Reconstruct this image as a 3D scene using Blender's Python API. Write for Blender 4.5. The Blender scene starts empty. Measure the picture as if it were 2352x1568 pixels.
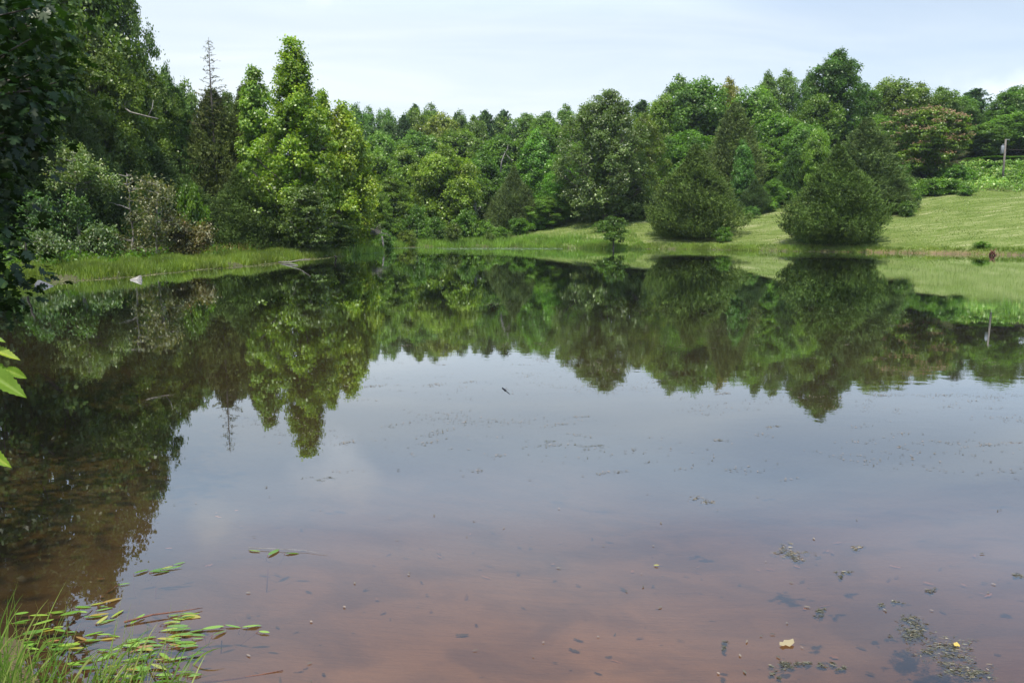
import bpy, math, random
import numpy as np
from mathutils import Vector

sc = bpy.context.scene
col = sc.collection
TH = math.radians(8.37)      # camera pitch below the horizon
FPX = 1829.0                 # focal length for a frame 2352 wide (28 mm on 36 mm)
CAMZ = 2.2

# ------------------------------------------------------------------ camera
cd = bpy.data.cameras.new('camera'); cam = bpy.data.objects.new('camera', cd); col.objects.link(cam)
cd.sensor_width = 36; cd.lens = 28.0; cd.clip_start = 0.05; cd.clip_end = 3000
cam.location = (0, 0, CAMZ); cam.rotation_euler = (math.radians(90) - TH, 0, 0)
sc.camera = cam

# ------------------------------------------------------------------ light
SUN_EL = math.radians(66)
SUN_AZ = math.radians(-163)          # measured from +Y towards +X : high, left and behind the camera
sdir = Vector((math.cos(SUN_EL)*math.sin(SUN_AZ), math.cos(SUN_EL)*math.cos(SUN_AZ), math.sin(SUN_EL)))
ld = bpy.data.lights.new('sun', 'SUN'); ld.energy = 3.9; ld.angle = math.radians(0.5); ld.color = (1.0, 0.955, 0.88)
lo = bpy.data.objects.new('sun', ld); col.objects.link(lo); lo.rotation_euler = (-sdir).to_track_quat('-Z', 'Y').to_euler()

w = bpy.data.worlds.new('World'); sc.world = w; w.use_nodes = True
nt = w.node_tree; nt.nodes.clear()
def N(nt, t, **k):
    n = nt.nodes.new(t)
    for a, b in k.items():
        setattr(n, a, b)
    return n
def L(nt, a, b): nt.links.new(a, b)
wo = N(nt, 'ShaderNodeOutputWorld'); bg = N(nt, 'ShaderNodeBackground'); bg.inputs[1].default_value = 0.12
sky = N(nt, 'ShaderNodeTexSky', sky_type='NISHITA'); sky.sun_disc = False
sky.sun_elevation = SUN_EL; sky.sun_rotation = SUN_AZ; sky.air_density = 1.0; sky.dust_density = 1.4; sky.ozone_density = 1.4
tc = N(nt, 'ShaderNodeTexCoord')
def math_node(nt, op, a, b=None, clamp=False):
    m = N(nt, 'ShaderNodeMath', operation=op, use_clamp=clamp)
    for i, v in enumerate((a, b)):
        if v is None: continue
        if isinstance(v, (int, float)): m.inputs[i].default_value = v
        else: L(nt, v, m.inputs[i])
    return m.outputs[0]
def maprange(nt, v, a, b, c, d, smooth=True):
    m = N(nt, 'ShaderNodeMapRange'); m.interpolation_type = 'SMOOTHSTEP' if smooth else 'LINEAR'
    L(nt, v, m.inputs[0])
    for i, x in enumerate((a, b, c, d)): m.inputs[i+1].default_value = x
    return m.outputs[0]
# thin veil of cirrus : stretched noise on the direction projected on a high layer
sep = N(nt, 'ShaderNodeSeparateXYZ'); L(nt, tc.outputs['Generated'], sep.inputs[0])
zz = math_node(nt, 'MAXIMUM', sep.outputs[2], 0.0); zz = math_node(nt, 'ADD', zz, 0.18)
cx = math_node(nt, 'DIVIDE', sep.outputs[0], zz); cy = math_node(nt, 'DIVIDE', sep.outputs[1], zz)
cmb = N(nt, 'ShaderNodeCombineXYZ'); L(nt, cx, cmb.inputs[0]); L(nt, cy, cmb.inputs[1])
mp = N(nt, 'ShaderNodeMapping'); L(nt, cmb.outputs[0], mp.inputs[0]); mp.inputs['Scale'].default_value = (0.9, 2.2, 1); mp.inputs['Rotation'].default_value = (0, 0, 0.5)
nz = N(nt, 'ShaderNodeTexNoise'); L(nt, mp.outputs[0], nz.inputs['Vector']); nz.inputs['Scale'].default_value = 0.9; nz.inputs['Detail'].default_value = 6; nz.inputs['Distortion'].default_value = 0.7
veil = maprange(nt, nz.outputs[0], 0.32, 0.72, 0.60, 0.90)
# brighter milky air towards the left, bluer to the right
lr = maprange(nt, sep.outputs[0], -0.35, 0.65, 0.14, -0.22)
lowz = maprange(nt, sep.outputs[2], 0.08, 0.42, 0.14, -0.24)
veil = math_node(nt, 'ADD', veil, lr); veil = math_node(nt, 'ADD', veil, lowz, clamp=True)
mx = N(nt, 'ShaderNodeMix', data_type='RGBA'); L(nt, veil, mx.inputs[0]); L(nt, sky.outputs[0], mx.inputs[6]); mx.inputs[7].default_value = (5.45, 6.0, 6.5, 1)
# a few small cumulus heads at their own bearings
acc = None
nz2 = N(nt, 'ShaderNodeTexNoise'); L(nt, tc.outputs['Generated'], nz2.inputs['Vector']); nz2.inputs['Scale'].default_value = 14; nz2.inputs['Detail'].default_value = 6
def bearing(px, py, mirror=False):
    u = (px-1176)/FPX; v = (784-py)/FPX
    d = Vector((u, math.cos(TH)+v*math.sin(TH), -math.sin(TH)+v*math.cos(TH))).normalized()
    if mirror: d.z = -d.z
    return d
for (d, rad) in ((bearing(2372, 235), 0.050), (bearing(755, 1095, True), 0.042), (bearing(505, 1205, True), 0.030)):
    dv = N(nt, 'ShaderNodeVectorMath', operation='DISTANCE'); L(nt, tc.outputs['Generated'], dv.inputs[0]); dv.inputs[1].default_value = d
    q = math_node(nt, 'DIVIDE', dv.outputs['Value'], rad)
    q = math_node(nt, 'SUBTRACT', 1.35, q); nn = math_node(nt, 'MULTIPLY', math_node(nt, 'SUBTRACT', nz2.outputs[0], 0.5), 3.0)
    q = math_node(nt, 'ADD', q, nn); q = maprange(nt, q, 0.1, 1.3, 0, 0.55 if rad > .02 else 0.2)
    acc = q if acc is None else math_node(nt, 'MAXIMUM', acc, q)
hi = maprange(nt, sep.outputs[2], 0.22, 0.36, 0.0, 1.0)
tintc = N(nt, 'ShaderNodeMix', data_type='RGBA'); L(nt, hi, tintc.inputs[0]); tintc.inputs[6].default_value = (1, 1, 1, 1); tintc.inputs[7].default_value = (1.34, 1.50, 1.68, 1)
mul = N(nt, 'ShaderNodeVectorMath', operation='MULTIPLY'); L(nt, mx.outputs[2], mul.inputs[0]); L(nt, tintc.outputs[2], mul.inputs[1])
mx2 = N(nt, 'ShaderNodeMix', data_type='RGBA'); L(nt, acc, mx2.inputs[0]); L(nt, mul.outputs[0], mx2.inputs[6]); mx2.inputs[7].default_value = (8.8, 9.3, 10.0, 1)
L(nt, mx2.outputs[2], bg.inputs[0]); L(nt, bg.outputs[0], wo.inputs[0])

sc.view_settings.view_transform = 'Standard'; sc.view_settings.look = 'None'
sc.view_settings.exposure = 0.53; sc.view_settings.gamma = 1.0
sc.cycles.max_bounces = 8; sc.cycles.diffuse_bounces = 4; sc.cycles.glossy_bounces = 3; sc.cycles.transmission_bounces = 4; sc.cycles.transparent_max_bounces = 8
sc.cycles.caustics_reflective = False; sc.cycles.caustics_refractive = False
sc.cycles.use_denoising = True
try:
    sc.cycles.denoiser = 'OPENIMAGEDENOISE'; sc.cycles.denoising_input_passes = 'RGB_ALBEDO_NORMAL'; sc.cycles.denoising_prefilter = 'ACCURATE'
except Exception: pass

# ------------------------------------------------------------------ helpers
def ray(px, py):
    u = (px-1176)/FPX; v = (784-py)/FPX
    return np.array((u, math.cos(TH)+v*math.sin(TH), -math.sin(TH)+v*math.cos(TH)))
def at(px, py, Y):
    d = ray(px, py); t = Y/d[1]
    return np.array((0, 0, CAMZ)) + d*t
def on_water(px, py, z=0.0):
    d = ray(px, py); t = (z-CAMZ)/d[2]
    return np.array((0, 0, CAMZ)) + d*t

def tag(o, label=None, cat=None, group=None, kind=None):
    if label: o['label'] = label
    if cat: o['category'] = cat
    if group: o['group'] = group
    if kind: o['kind'] = kind
    return o
def empty(name, loc=(0, 0, 0)):
    o = bpy.data.objects.new(name, None); col.objects.link(o); o.location = tuple(float(c) for c in loc)
    o.empty_display_size = 0.2
    return o
def link(name, mesh, parent=None, mat=None, color=None):
    o = bpy.data.objects.new(name, mesh); col.objects.link(o)
    if parent: o.parent = parent
    if mat is not None and len(mesh.materials) == 0: mesh.materials.append(mat)
    if color: o.color = (*color, 1)
    return o

def np_mesh(name, V, counts, idx, tint=None, smooth=False):
    V = np.asarray(V, dtype=np.float32); counts = np.asarray(counts, dtype=np.int32); idx = np.asarray(idx, dtype=np.int32)
    me = bpy.data.meshes.new(name)
    me.vertices.add(len(V)); me.vertices.foreach_set('co', V.ravel())
    me.loops.add(len(idx)); me.loops.foreach_set('vertex_index', idx)
    me.polygons.add(len(counts))
    starts = np.concatenate(([0], np.cumsum(counts)[:-1])).astype(np.int32)
    me.polygons.foreach_set('loop_start', starts); me.polygons.foreach_set('loop_total', counts)
    if smooth: me.polygons.foreach_set('use_smooth', np.ones(len(counts), dtype=bool))
    me.update(calc_edges=True)
    if tint is not None:
        a = me.attributes.new('tint', 'FLOAT', 'FACE'); a.data.foreach_set('value', np.asarray(tint, dtype=np.float32))
    me.validate()
    return me

def unit(v):
    return v/np.maximum(np.linalg.norm(v, axis=-1, keepdims=True), 1e-9)

# leaf outlines : (along, across, lift) for a unit leaf
DIAMOND = np.array([(0, 0, 0), (.45, .5, .10), (1, 0, -.06), (.45, -.5, .10)])
SLIVER = np.array([(0, -.5, 0), (0, .5, 0), (1, 0, 0)])
OVAL = np.array([(0, 0, 0), (.22, .42, .06), (.55, .5, .08), (.85, .25, .02), (1, 0, -.04), (.85, -.25, .02), (.55, -.5, .08), (.22, -.42, .06)])
LOBED = np.array([(0, .0, 0), (.10, .18, .02), (.22, .46, .0), (.34, .50, .0), (.36, .20, .04), (.55, .44, 0), (.68, .42, 0), (.68, .14, .03), (.88, .22, 0), (1, 0, -.06),
                  (.88, -.22, 0), (.68, -.14, .03), (.68, -.42, 0), (.55, -.44, 0), (.36, -.20, .04), (.34, -.50, 0), (.22, -.46, 0), (.10, -.18, .02)])
def leaves(name, P, A, Nn, ln, wd, tint, shape=DIAMOND, pivot=0.5):
    """P leaf centre, A axis, Nn normal"""
    P = np.asarray(P); A = unit(np.asarray(A)); Nn = np.asarray(Nn)
    B = unit(np.cross(Nn, A)); C = unit(np.cross(A, B)); n = len(P); k = len(shape)
    ln = np.broadcast_to(ln, n)[:, None, None]; wd = np.broadcast_to(wd, n)[:, None, None]
    S = shape[None]
    V = P[:, None]+A[:, None]*(S[..., 0:1]-pivot)*ln+B[:, None]*S[..., 1:2]*wd+C[:, None]*S[..., 2:3]*wd
    return np_mesh(name, V.reshape(-1, 3), np.full(n, k), np.arange(n*k), tint)

class Tubes:
    def __init__(s): s.V = []; s.F = []; s.n = 0
    def add(s, pts, radii, sides=6, cap=True):
        pts = np.asarray(pts, float); m = len(pts); radii = np.broadcast_to(radii, m)
        T = np.gradient(pts, axis=0); T = unit(T)
        ref = np.array((0, 0, 1.0)) if abs(T[0][2]) < .8 else np.array((1.0, 0, 0))
        X = unit(np.cross(T, ref)); Y = np.cross(T, X)
        a = np.linspace(0, 2*math.pi, sides, endpoint=False)
        R = (pts[:, None]+radii[:, None, None]*(X[:, None]*np.cos(a)[None, :, None]+Y[:, None]*np.sin(a)[None, :, None]))
        s.V.append(R.reshape(-1, 3))
        for i in range(m-1):
            for j in range(sides):
                s.F.append((s.n+i*sides+j, s.n+i*sides+(j+1) % sides, s.n+(i+1)*sides+(j+1) % sides, s.n+(i+1)*sides+j))
        if cap:
            s.F.append(tuple(s.n+(m-1)*sides+j for j in range(sides)))
            s.F.append(tuple(s.n+sides-1-j for j in range(sides)))
        s.n += m*sides
    def mesh(s, name):
        V = np.concatenate(s.V); c = [len(f) for f in s.F]; idx = [i for f in s.F for i in f]
        return np_mesh(name, V, c, idx, smooth=True)

def curve(p0, p1, bend, n=7, rng=None, jit=0.0):
    p0 = np.asarray(p0, float); p1 = np.asarray(p1, float); mid = (p0+p1)/2+np.asarray(bend)
    t = np.linspace(0, 1, n)[:, None]
    P = (1-t)**2*p0+2*t*(1-t)*mid+t*t*p1
    if rng is not None and jit: P[1:-1] += rng.normal(0, jit, (n-2, 3))
    return P

# ------------------------------------------------------------------ materials
def mat(name):
    m = bpy.data.materials.new(name); m.use_nodes = True; m.node_tree.nodes.clear()
    return m, m.node_tree
def ramp(nt, fac, stops):
    r = N(nt, 'ShaderNodeValToRGB'); e = r.color_ramp.elements
    while len(e) < len(stops): e.new(0.5)
    for i, (p, c) in enumerate(stops): e[i].position = p; e[i].color = (*c, 1)
    L(nt, fac, r.inputs[0]); return r.outputs[0]
def leaf_mat(name, stops, trans=0.40, gloss=0.05, rough=0.4, tboost=(1.25, 1.35, .55), cloud=.35, lift=1.55):
    m, nt = mat(name)
    at_ = N(nt, 'ShaderNodeAttribute', attribute_name='tint')
    oi = N(nt, 'ShaderNodeObjectInfo')
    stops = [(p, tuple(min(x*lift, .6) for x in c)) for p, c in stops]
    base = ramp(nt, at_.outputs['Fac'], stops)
    # patches of lighter and darker growth
    tcn = N(nt, 'ShaderNodeTexCoord'); nn = N(nt, 'ShaderNodeTexNoise'); L(nt, tcn.outputs['Object'], nn.inputs['Vector']); nn.inputs['Scale'].default_value = .55; nn.inputs['Detail'].default_value = 2
    f = maprange(nt, nn.outputs[0], .3, .7, 1-cloud, 1+cloud)
    v = N(nt, 'ShaderNodeVectorMath', operation='MULTIPLY'); L(nt, base, v.inputs[0]); L(nt, oi.outputs['Color'], v.inputs[1])
    v2 = N(nt, 'ShaderNodeVectorMath', operation='SCALE'); L(nt, v.outputs[0], v2.inputs[0]); L(nt, f, v2.inputs['Scale'])
    d = N(nt, 'ShaderNodeBsdfDiffuse'); L(nt, v2.outputs[0], d.inputs[0])
    v3 = N(nt, 'ShaderNodeVectorMath', operation='MULTIPLY'); L(nt, v2.outputs[0], v3.inputs[0]); v3.inputs[1].default_value = tboost
    t = N(nt, 'ShaderNodeBsdfTranslucent'); L(nt, v3.outputs[0], t.inputs[0])
    g = N(nt, 'ShaderNodeBsdfGlossy'); g.inputs['Roughness'].default_value = rough; g.inputs[0].default_value = (.95, .95, .85, 1)
    a = N(nt, 'ShaderNodeMixShader'); a.inputs[0].default_value = trans; L(nt, d.outputs[0], a.inputs[1]); L(nt, t.outputs[0], a.inputs[2])
    b = N(nt, 'ShaderNodeMixShader'); b.inputs[0].default_value = gloss; L(nt, a.outputs[0], b.inputs[1]); L(nt, g.outputs[0], b.inputs[2])
    o = N(nt, 'ShaderNodeOutputMaterial'); L(nt, b.outputs[0], o.inputs[0])
    return m
def bark_mat(name, c1, c2, scale=9, stretch=.25, rough=.9):
    m, nt = mat(name)
    tcn = N(nt, 'ShaderNodeTexCoord'); mpn = N(nt, 'ShaderNodeMapping'); mpn.inputs['Scale'].default_value = (1, 1, stretch)
    L(nt, tcn.outputs['Object'], mpn.inputs[0])
    nn = N(nt, 'ShaderNodeTexNoise'); L(nt, mpn.outputs[0], nn.inputs['Vector']); nn.inputs['Scale'].default_value = scale; nn.inputs['Detail'].default_value = 6
    c = ramp(nt, nn.outputs[0], [(.3, c1), (.7, c2)])
    p = N(nt, 'ShaderNodeBsdfPrincipled'); L(nt, c, p.inputs['Base Color']); p.inputs['Roughness'].default_value = rough
    bp = N(nt, 'ShaderNodeBump'); bp.inputs['Strength'].default_value = .6; bp.inputs['Distance'].default_value = .03; L(nt, nn.outputs[0], bp.inputs['Height']); L(nt, bp.outputs[0], p.inputs['Normal'])
    o = N(nt, 'ShaderNodeOutputMaterial'); L(nt, p.outputs[0], o.inputs[0])
    return m
M = {}
M['leaf'] = leaf_mat('broad_leaf', [(0, (.036, .062, .009)), (.5, (.072, .115, .014)), (.85, (.11, .155, .020)), (1, (.145, .18, .038))], gloss=.03)
M['yellow'] = leaf_mat('yellow_green_leaf', [(0, (.065, .125, .012)), (.5, (.125, .20, .018)), (.85, (.20, .26, .022)), (1, (.30, .32, .04))], trans=.4, gloss=.04)
M['oak'] = leaf_mat('olive_oak_leaf', [(0, (.045, .064, .014)), (.5, (.078, .098, .022)), (.8, (.11, .125, .036)), (1, (.19, .185, .085))], gloss=.04)
M['cedar'] = leaf_mat('cedar_needle', [(0, (.026, .042, .012)), (.5, (.046, .070, .018)), (.9, (.072, .098, .028)), (1, (.09, .085, .04))], trans=.12, gloss=.02, rough=.6, lift=1.9)
M['persimmon'] = leaf_mat('grey_green_leaf', [(0, (.045, .075, .022)), (.45, (.085, .12, .045)), (.75, (.12, .14, .065)), (.92, (.135, .145, .075)), (1, (.14, .07, .04))], gloss=.05, rough=.5, lift=1.25)
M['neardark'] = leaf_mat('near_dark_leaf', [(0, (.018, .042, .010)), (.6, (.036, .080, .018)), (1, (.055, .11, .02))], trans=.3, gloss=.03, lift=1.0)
M['blossom'] = leaf_mat('pink_blossom', [(0, (.20, .125, .07)), (1, (.30, .205, .12))], trans=.3, gloss=0.0, tboost=(1, 1, 1), cloud=.1)
M['grass'] = leaf_mat('grass_blade', [(0, (.060, .11, .016)), (.5, (.125, .185, .024)), (.85, (.20, .25, .045)), (1, (.33, .29, .13))], trans=.35, gloss=.04, cloud=.3)
M['weed'] = leaf_mat('weed_leaf', [(0, (.060, .12, .020)), (.5, (.11, .19, .032)), (.85, (.17, .24, .045)), (1, (.28, .27, .09))], trans=.3, gloss=.04)
M['bark'] = bark_mat('bark', (.045, .036, .028), (.14, .12, .10))
M['pale_bark'] = bark_mat('pale_bark', (.13, .115, .095), (.32, .29, .25))
M['dead'] = bark_mat('dead_wood', (.14, .125, .105), (.33, .30, .26), 6)
M['darkwood'] = bark_mat('wet_wood', (.02, .016, .012), (.07, .055, .04))

# ------------------------------------------------------------------ pond outline and terrain
def shore_pts():
    W = [on_water(px, py)[:2] for px, py in ((10, 657), (130, 648), (300, 636), (450, 620), (560, 612), (690, 596), (775, 589), (830, 583), (868, 578), (850, 572), (900, 569), (1000, 567.5),
                                             (1200, 569), (1400, 571), (1600, 573), (1800, 577), (2000, 580), (2150, 582.5), (2352, 586.5))]
    W = [tuple(p) for p in W]
    rest = [(41, 52), (44, 44), (40, 32), (31, 19), (18, 8), (8, 3.2), (3, 2.2), (0.6, 2.1), (-.9, 2.55), (-1.9, 3.15), (-2.9, 4.0), (-4.4, 5.6), (-7.5, 8.6), (-12.5, 13.5), (-17, 20)]
    P = np.array(W+rest); n = len(P); out = []
    for i in range(n):
        p0, p1, p2, p3 = P[i-1], P[i], P[(i+1) % n], P[(i+2) % n]
        for t in np.linspace(0, 1, 10, endpoint=False):
            out.append(.5*((2*p1)+(-p0+p2)*t+(2*p0-5*p1+4*p2-p3)*t*t+(-p0+3*p1-3*p2+p3)*t**3))
    return np.array(out)
SH = shore_pts()
def sdist(X, Y):
    """positive outside the pond"""
    X = np.atleast_1d(np.asarray(X, float)); Y = np.atleast_1d(np.asarray(Y, float))
    A = SH; B = np.roll(SH, -1, axis=0)
    res = np.empty(len(X)); ins = np.zeros(len(X), bool)
    for s in range(0, len(X), 4000):
        x = X[s:s+4000, None]; y = Y[s:s+4000, None]
        dx = B[:, 0]-A[:, 0]; dy = B[:, 1]-A[:, 1]
        t = np.clip(((x-A[:, 0])*dx+(y-A[:, 1])*dy)/(dx*dx+dy*dy+1e-9), 0, 1)
        dd = np.hypot(x-A[:, 0]-t*dx, y-A[:, 1]-t*dy)
        res[s:s+4000] = dd.min(1)
        c = ((A[:, 1] > y) != (B[:, 1] > y)) & (x < dx*(y-A[:, 1])/(dy+1e-12)+A[:, 0])
        ins[s:s+4000] = c.sum(1) % 2 == 1
    return np.where(ins, -res, res)
_sd = sdist
_gx0, _gy0, _gs = -70.0, -12.0, .35
_nx, _ny = 420, 400
_qx, _qy = np.meshgrid(_gx0+_gs*np.arange(_nx), _gy0+_gs*np.arange(_ny))
_G = _sd(_qx.ravel(), _qy.ravel()).reshape(_ny, _nx)
def sdist(X, Y):
    X = np.atleast_1d(np.asarray(X, float)); Y = np.atleast_1d(np.asarray(Y, float))
    u = (X-_gx0)/_gs; v = (Y-_gy0)/_gs; inn = (u >= 0) & (v >= 0) & (u < _nx-1.01) & (v < _ny-1.01); out = np.empty(len(X))
    a = u[inn].astype(int); b = v[inn].astype(int); fu = u[inn]-a; fv = v[inn]-b
    out[inn] = (_G[b, a]*(1-fu)+_G[b, a+1]*fu)*(1-fv)+(_G[b+1, a]*(1-fu)+_G[b+1, a+1]*fu)*fv
    if (~inn).any(): out[~inn] = _sd(X[~inn], Y[~inn])
    return out
def ss(a, b, x):
    t = np.clip((x-a)/(b-a), 0, 1); return t*t*(3-2*t)
def wav(x, y, s=1.0, seed=0):
    return (np.sin(x*.37*s+1.3+seed)*np.cos(y*.29*s-.7+seed*2)+.6*np.sin(x*.91*s+y*.53*s+seed*3)+.4*np.cos(x*1.7*s-y*1.3*s+seed))/2
def terr(X, Y):
    X = np.atleast_1d(np.asarray(X, float)); Y = np.atleast_1d(np.asarray(Y, float))
    d = sdist(X, Y); p = np.maximum(d, 0)
    wR = ss(-9, 12, X)
    lawn = (.178+.016*ss(28, 50, X))*p
    flat = .018*np.minimum(p, 14)+.145*np.maximum(p-14, 0)
    z = flat*(1-wR)+lawn*wR
    wL = ss(-11, -24, X)*ss(75, 55, Y)
    left = .018*np.minimum(p, 12)+.12*np.maximum(p-12, 0)
    z = z*(1-wL)+left*wL
    wN = ss(9, 3, Y)*ss(16, 6, np.abs(X))
    z = z*(1-wN)+.30*p*wN
    z = np.where(z > 11, 11+10*np.tanh((z-11)/10), z)
    z += .16*ss(0, .8, p)*(1+.0*X)+.12*wav(X, Y)*ss(1.5, 8, p)+.5*wav(X, Y, .25, 2)*ss(15, 40, p)
    q = np.maximum(-d, 0)
    bed = -(.13*np.minimum(q, 3)+.16*np.maximum(q-3, 0)); bed = np.maximum(bed, -1.6-.02*q)
    bed = bed+.025*wav(X, Y, 3.1, 5)*ss(.3, 1.5, q)
    return np.where(d > 0, z, bed), d
def gz(x, y): return float(terr(x, y)[0][0])

def axis(lo, a, b, hi, fine, g):
    mid = list(np.arange(a, b, fine)); l = []; x = a; s = fine
    while x > lo: s *= g; x -= s; l.append(x)
    r = []; x = mid[-1]; s = fine
    while x < hi: s *= g; x += s; r.append(x)
    return np.array(l[::-1]+mid+r)
gx = axis(-450, -30, 46, 450, .55, 1.16); gy = axis(-60, -2, 84, 650, .55, 1.16)
GX, GY = np.meshgrid(gx, gy); z, d = terr(GX.ravel(), GY.ravel())
nx, ny = len(gx), len(gy)
V = np.stack([GX.ravel(), GY.ravel(), z], 1)
i, j = np.meshgrid(np.arange(nx-1), np.arange(ny-1)); q = (j*nx+i).ravel()
idx = np.stack([q, q+1, q+nx+1, q+nx], 1).ravel()
me = np_mesh('terrain', V, np.full(len(q), 4), idx, smooth=True)
xx = GX.ravel(); yy = GY.ravel()
LAWN_EDGE = lambda x, y, d: ss(-6, 3, x-0*y)*ss(0.2, 1.2, d)*(1-ss(31, 34, d+2.5*wav(x, y, .6)-(x > 30)*0))
def put(name, vals):
    a = me.attributes.new(name, 'FLOAT', 'POINT'); a.data.foreach_set('value', vals.astype(np.float32))
back = ss(40, 48, yy)
lawnm = np.clip(ss(-5, 2, xx)*ss(.1, 1.0, d)*(1-ss(33, 37, d)), 0, 1)
put('lawn', lawnm)
put('clay', np.clip(ss(23, 28, xx)*ss(-.5, -.1, d)*ss(.75, .35, d+.45*wav(xx, yy, 2.1)), 0, 1)*.42+ss(.5, -.5, d)*ss(11, 4, yy-.15*xx+1.2*wav(xx, yy, .8))*(.10+.90*ss(-3.0, -1.1, xx+.25*wav(xx, yy, 2)))*ss(-7, -4, xx)*(1-.38*ss(.6, 2.6, xx+.3*wav(xx, yy, 2))))
put('wood', np.clip(np.where(xx < -8, ss(8, 13, d), ss(2, 7, d))*(1-lawnm)*ss(2, 8, np.hypot(xx, yy)), 0, 1))
m, nt = mat('ground_soil_and_lawn')
tcn = N(nt, 'ShaderNodeTexCoord')
n1 = N(nt, 'ShaderNodeTexNoise'); L(nt, tcn.outputs['Object'], n1.inputs['Vector']); n1.inputs['Scale'].default_value = .35; n1.inputs['Detail'].default_value = 5
mpn = N(nt, 'ShaderNodeMapping'); L(nt, tcn.outputs['Object'], mpn.inputs[0]); mpn.inputs['Scale'].default_value = (.35, 2.2, 1); mpn.inputs['Rotation'].default_value = (0, 0, .35)
n2 = N(nt, 'ShaderNodeTexNoise'); L(nt, mpn.outputs[0], n2.inputs['Vector']); n2.inputs['Scale'].default_value = .9; n2.inputs['Detail'].default_value = 7; n2.inputs['Roughness'].default_value = .65
n3 = N(nt, 'ShaderNodeTexNoise'); L(nt, tcn.outputs['Object'], n3.inputs['Vector']); n3.inputs['Scale'].default_value = 9; n3.inputs['Detail'].default_value = 4
s1 = math_node(nt, 'ADD', math_node(nt, 'MULTIPLY', n2.outputs[0], .62), math_node(nt, 'MULTIPLY', n1.outputs[0], .22)); s1 = math_node(nt, 'ADD', s1, math_node(nt, 'MULTIPLY', n3.outputs[0], .16))
cl = ramp(nt, s1, [(.34, (.080, .110, .024)), (.45, (.104, .138, .034)), (.54, (.152, .180, .056)), (.63, (.285, .275, .14))])
cm = ramp(nt, n1.outputs[0], [(.3, (.060, .058, .030)), (.7, (.095, .092, .045))])      # damp bank
cw = ramp(nt, n3.outputs[0], [(.3, (.018, .022, .009)), (.7, (.05, .055, .02))])    # leaf litter and low growth
cc = ramp(nt, n1.outputs[0], [(.3, (.265, .158, .090)), (.5, (.33, .200, .112)), (.7, (.385, .242, .142))])      # red clay
def mixc(nt, f, a, b):
    k = N(nt, 'ShaderNodeMix', data_type='RGBA'); L(nt, f, k.inputs[0]); L(nt, a, k.inputs[6]); L(nt, b, k.inputs[7]); return k.outputs[2]
def attr(nt, n): return N(nt, 'ShaderNodeAttribute', attribute_name=n).outputs['Fac']
c = mixc(nt, attr(nt, 'wood'), cm, cw); c = mixc(nt, attr(nt, 'lawn'), c, cl); n4 = N(nt, 'ShaderNodeTexNoise'); L(nt, tcn.outputs['Object'], n4.inputs['Vector']); n4.inputs['Scale'].default_value = 1.6; n4.inputs['Detail'].default_value = 6; n4.inputs['Distortion'].default_value = .6
silt = maprange(nt, n4.outputs[0], .40, .68, 0.0, .55); cs = N(nt, 'ShaderNodeMix', data_type='RGBA'); L(nt, silt, cs.inputs[0]); L(nt, cc, cs.inputs[6]); cs.inputs[7].default_value = (.13, .075, .05, 1)
c = mixc(nt, attr(nt, 'clay'), c, cs.outputs[2])
dn = N(nt, 'ShaderNodeBsdfDiffuse'); L(nt, c, dn.inputs[0])
bp = N(nt, 'ShaderNodeBump'); bp.inputs['Strength'].default_value = .7; bp.inputs['Distance'].default_value = .12; L(nt, s1, bp.inputs['Height']); L(nt, bp.outputs[0], dn.inputs['Normal'])
o_ = N(nt, 'ShaderNodeOutputMaterial'); L(nt, dn.outputs[0], o_.inputs[0])
tag(link('ground', me, mat=m), kind='structure')

# ------------------------------------------------------------------ water
m, nt = mat('pond_water')
tcn = N(nt, 'ShaderNodeTexCoord')
def wnoise(scale, det, sx=1, sy=1):
    a = N(nt, 'ShaderNodeMapping'); a.inputs['Scale'].default_value = (sx, sy, 1); L(nt, tcn.outputs['Object'], a.inputs[0])
    b = N(nt, 'ShaderNodeTexNoise'); b.inputs['Scale'].default_value = scale; b.inputs['Detail'].default_value = det; L(nt, a.outputs[0], b.inputs['Vector']); return b.outputs[0]
patch = maprange(nt, wnoise(.07, 3, 1, 1.4), .42, .62, .25, 1.0)
hgt = math_node(nt, 'ADD', math_node(nt, 'MULTIPLY', wnoise(2.6, 3, 1, 1.5), .75), math_node(nt, 'MULTIPLY', wnoise(9, 2), .12))
hgt = math_node(nt, 'MULTIPLY', hgt, patch)
bp = N(nt, 'ShaderNodeBump'); bp.inputs['Strength'].default_value = 1.0; bp.inputs['Distance'].default_value = .0014; L(nt, hgt, bp.inputs['Height'])
fr = N(nt, 'ShaderNodeFresnel'); fr.inputs[0].default_value = 1.333; L(nt, bp.outputs[0], fr.inputs['Normal'])
gl = N(nt, 'ShaderNodeBsdfGlossy'); gl.inputs['Roughness'].default_value = .012; gl.inputs[0].default_value = (.93, .97, 1, 1); L(nt, bp.outputs[0], gl.inputs['Normal'])
tr = N(nt, 'ShaderNodeBsdfTransparent'); tr.inputs[0].default_value = (.72, .595, .45, 1)
mud = N(nt, 'ShaderNodeBsdfDiffuse')
murk = ramp(nt, wnoise(.16, 3), [(.35, (.062, .052, .042)), (.7, (.045, .046, .040))])
L(nt, murk, mud.inputs[0])
mb = N(nt, 'ShaderNodeMixShader'); mb.inputs[0].default_value = .14; L(nt, tr.outputs[0], mb.inputs[1]); L(nt, mud.outputs[0], mb.inputs[2])
mw = N(nt, 'ShaderNodeMixShader'); frm = math_node(nt, 'MINIMUM', math_node(nt, 'MULTIPLY', fr.outputs[0], 1.68), .97); L(nt, frm, mw.inputs[0]); L(nt, mb.outputs[0], mw.inputs[1]); L(nt, gl.outputs[0], mw.inputs[2])
o_ = N(nt, 'ShaderNodeOutputMaterial'); L(nt, mw.outputs[0], o_.inputs[0])
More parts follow.
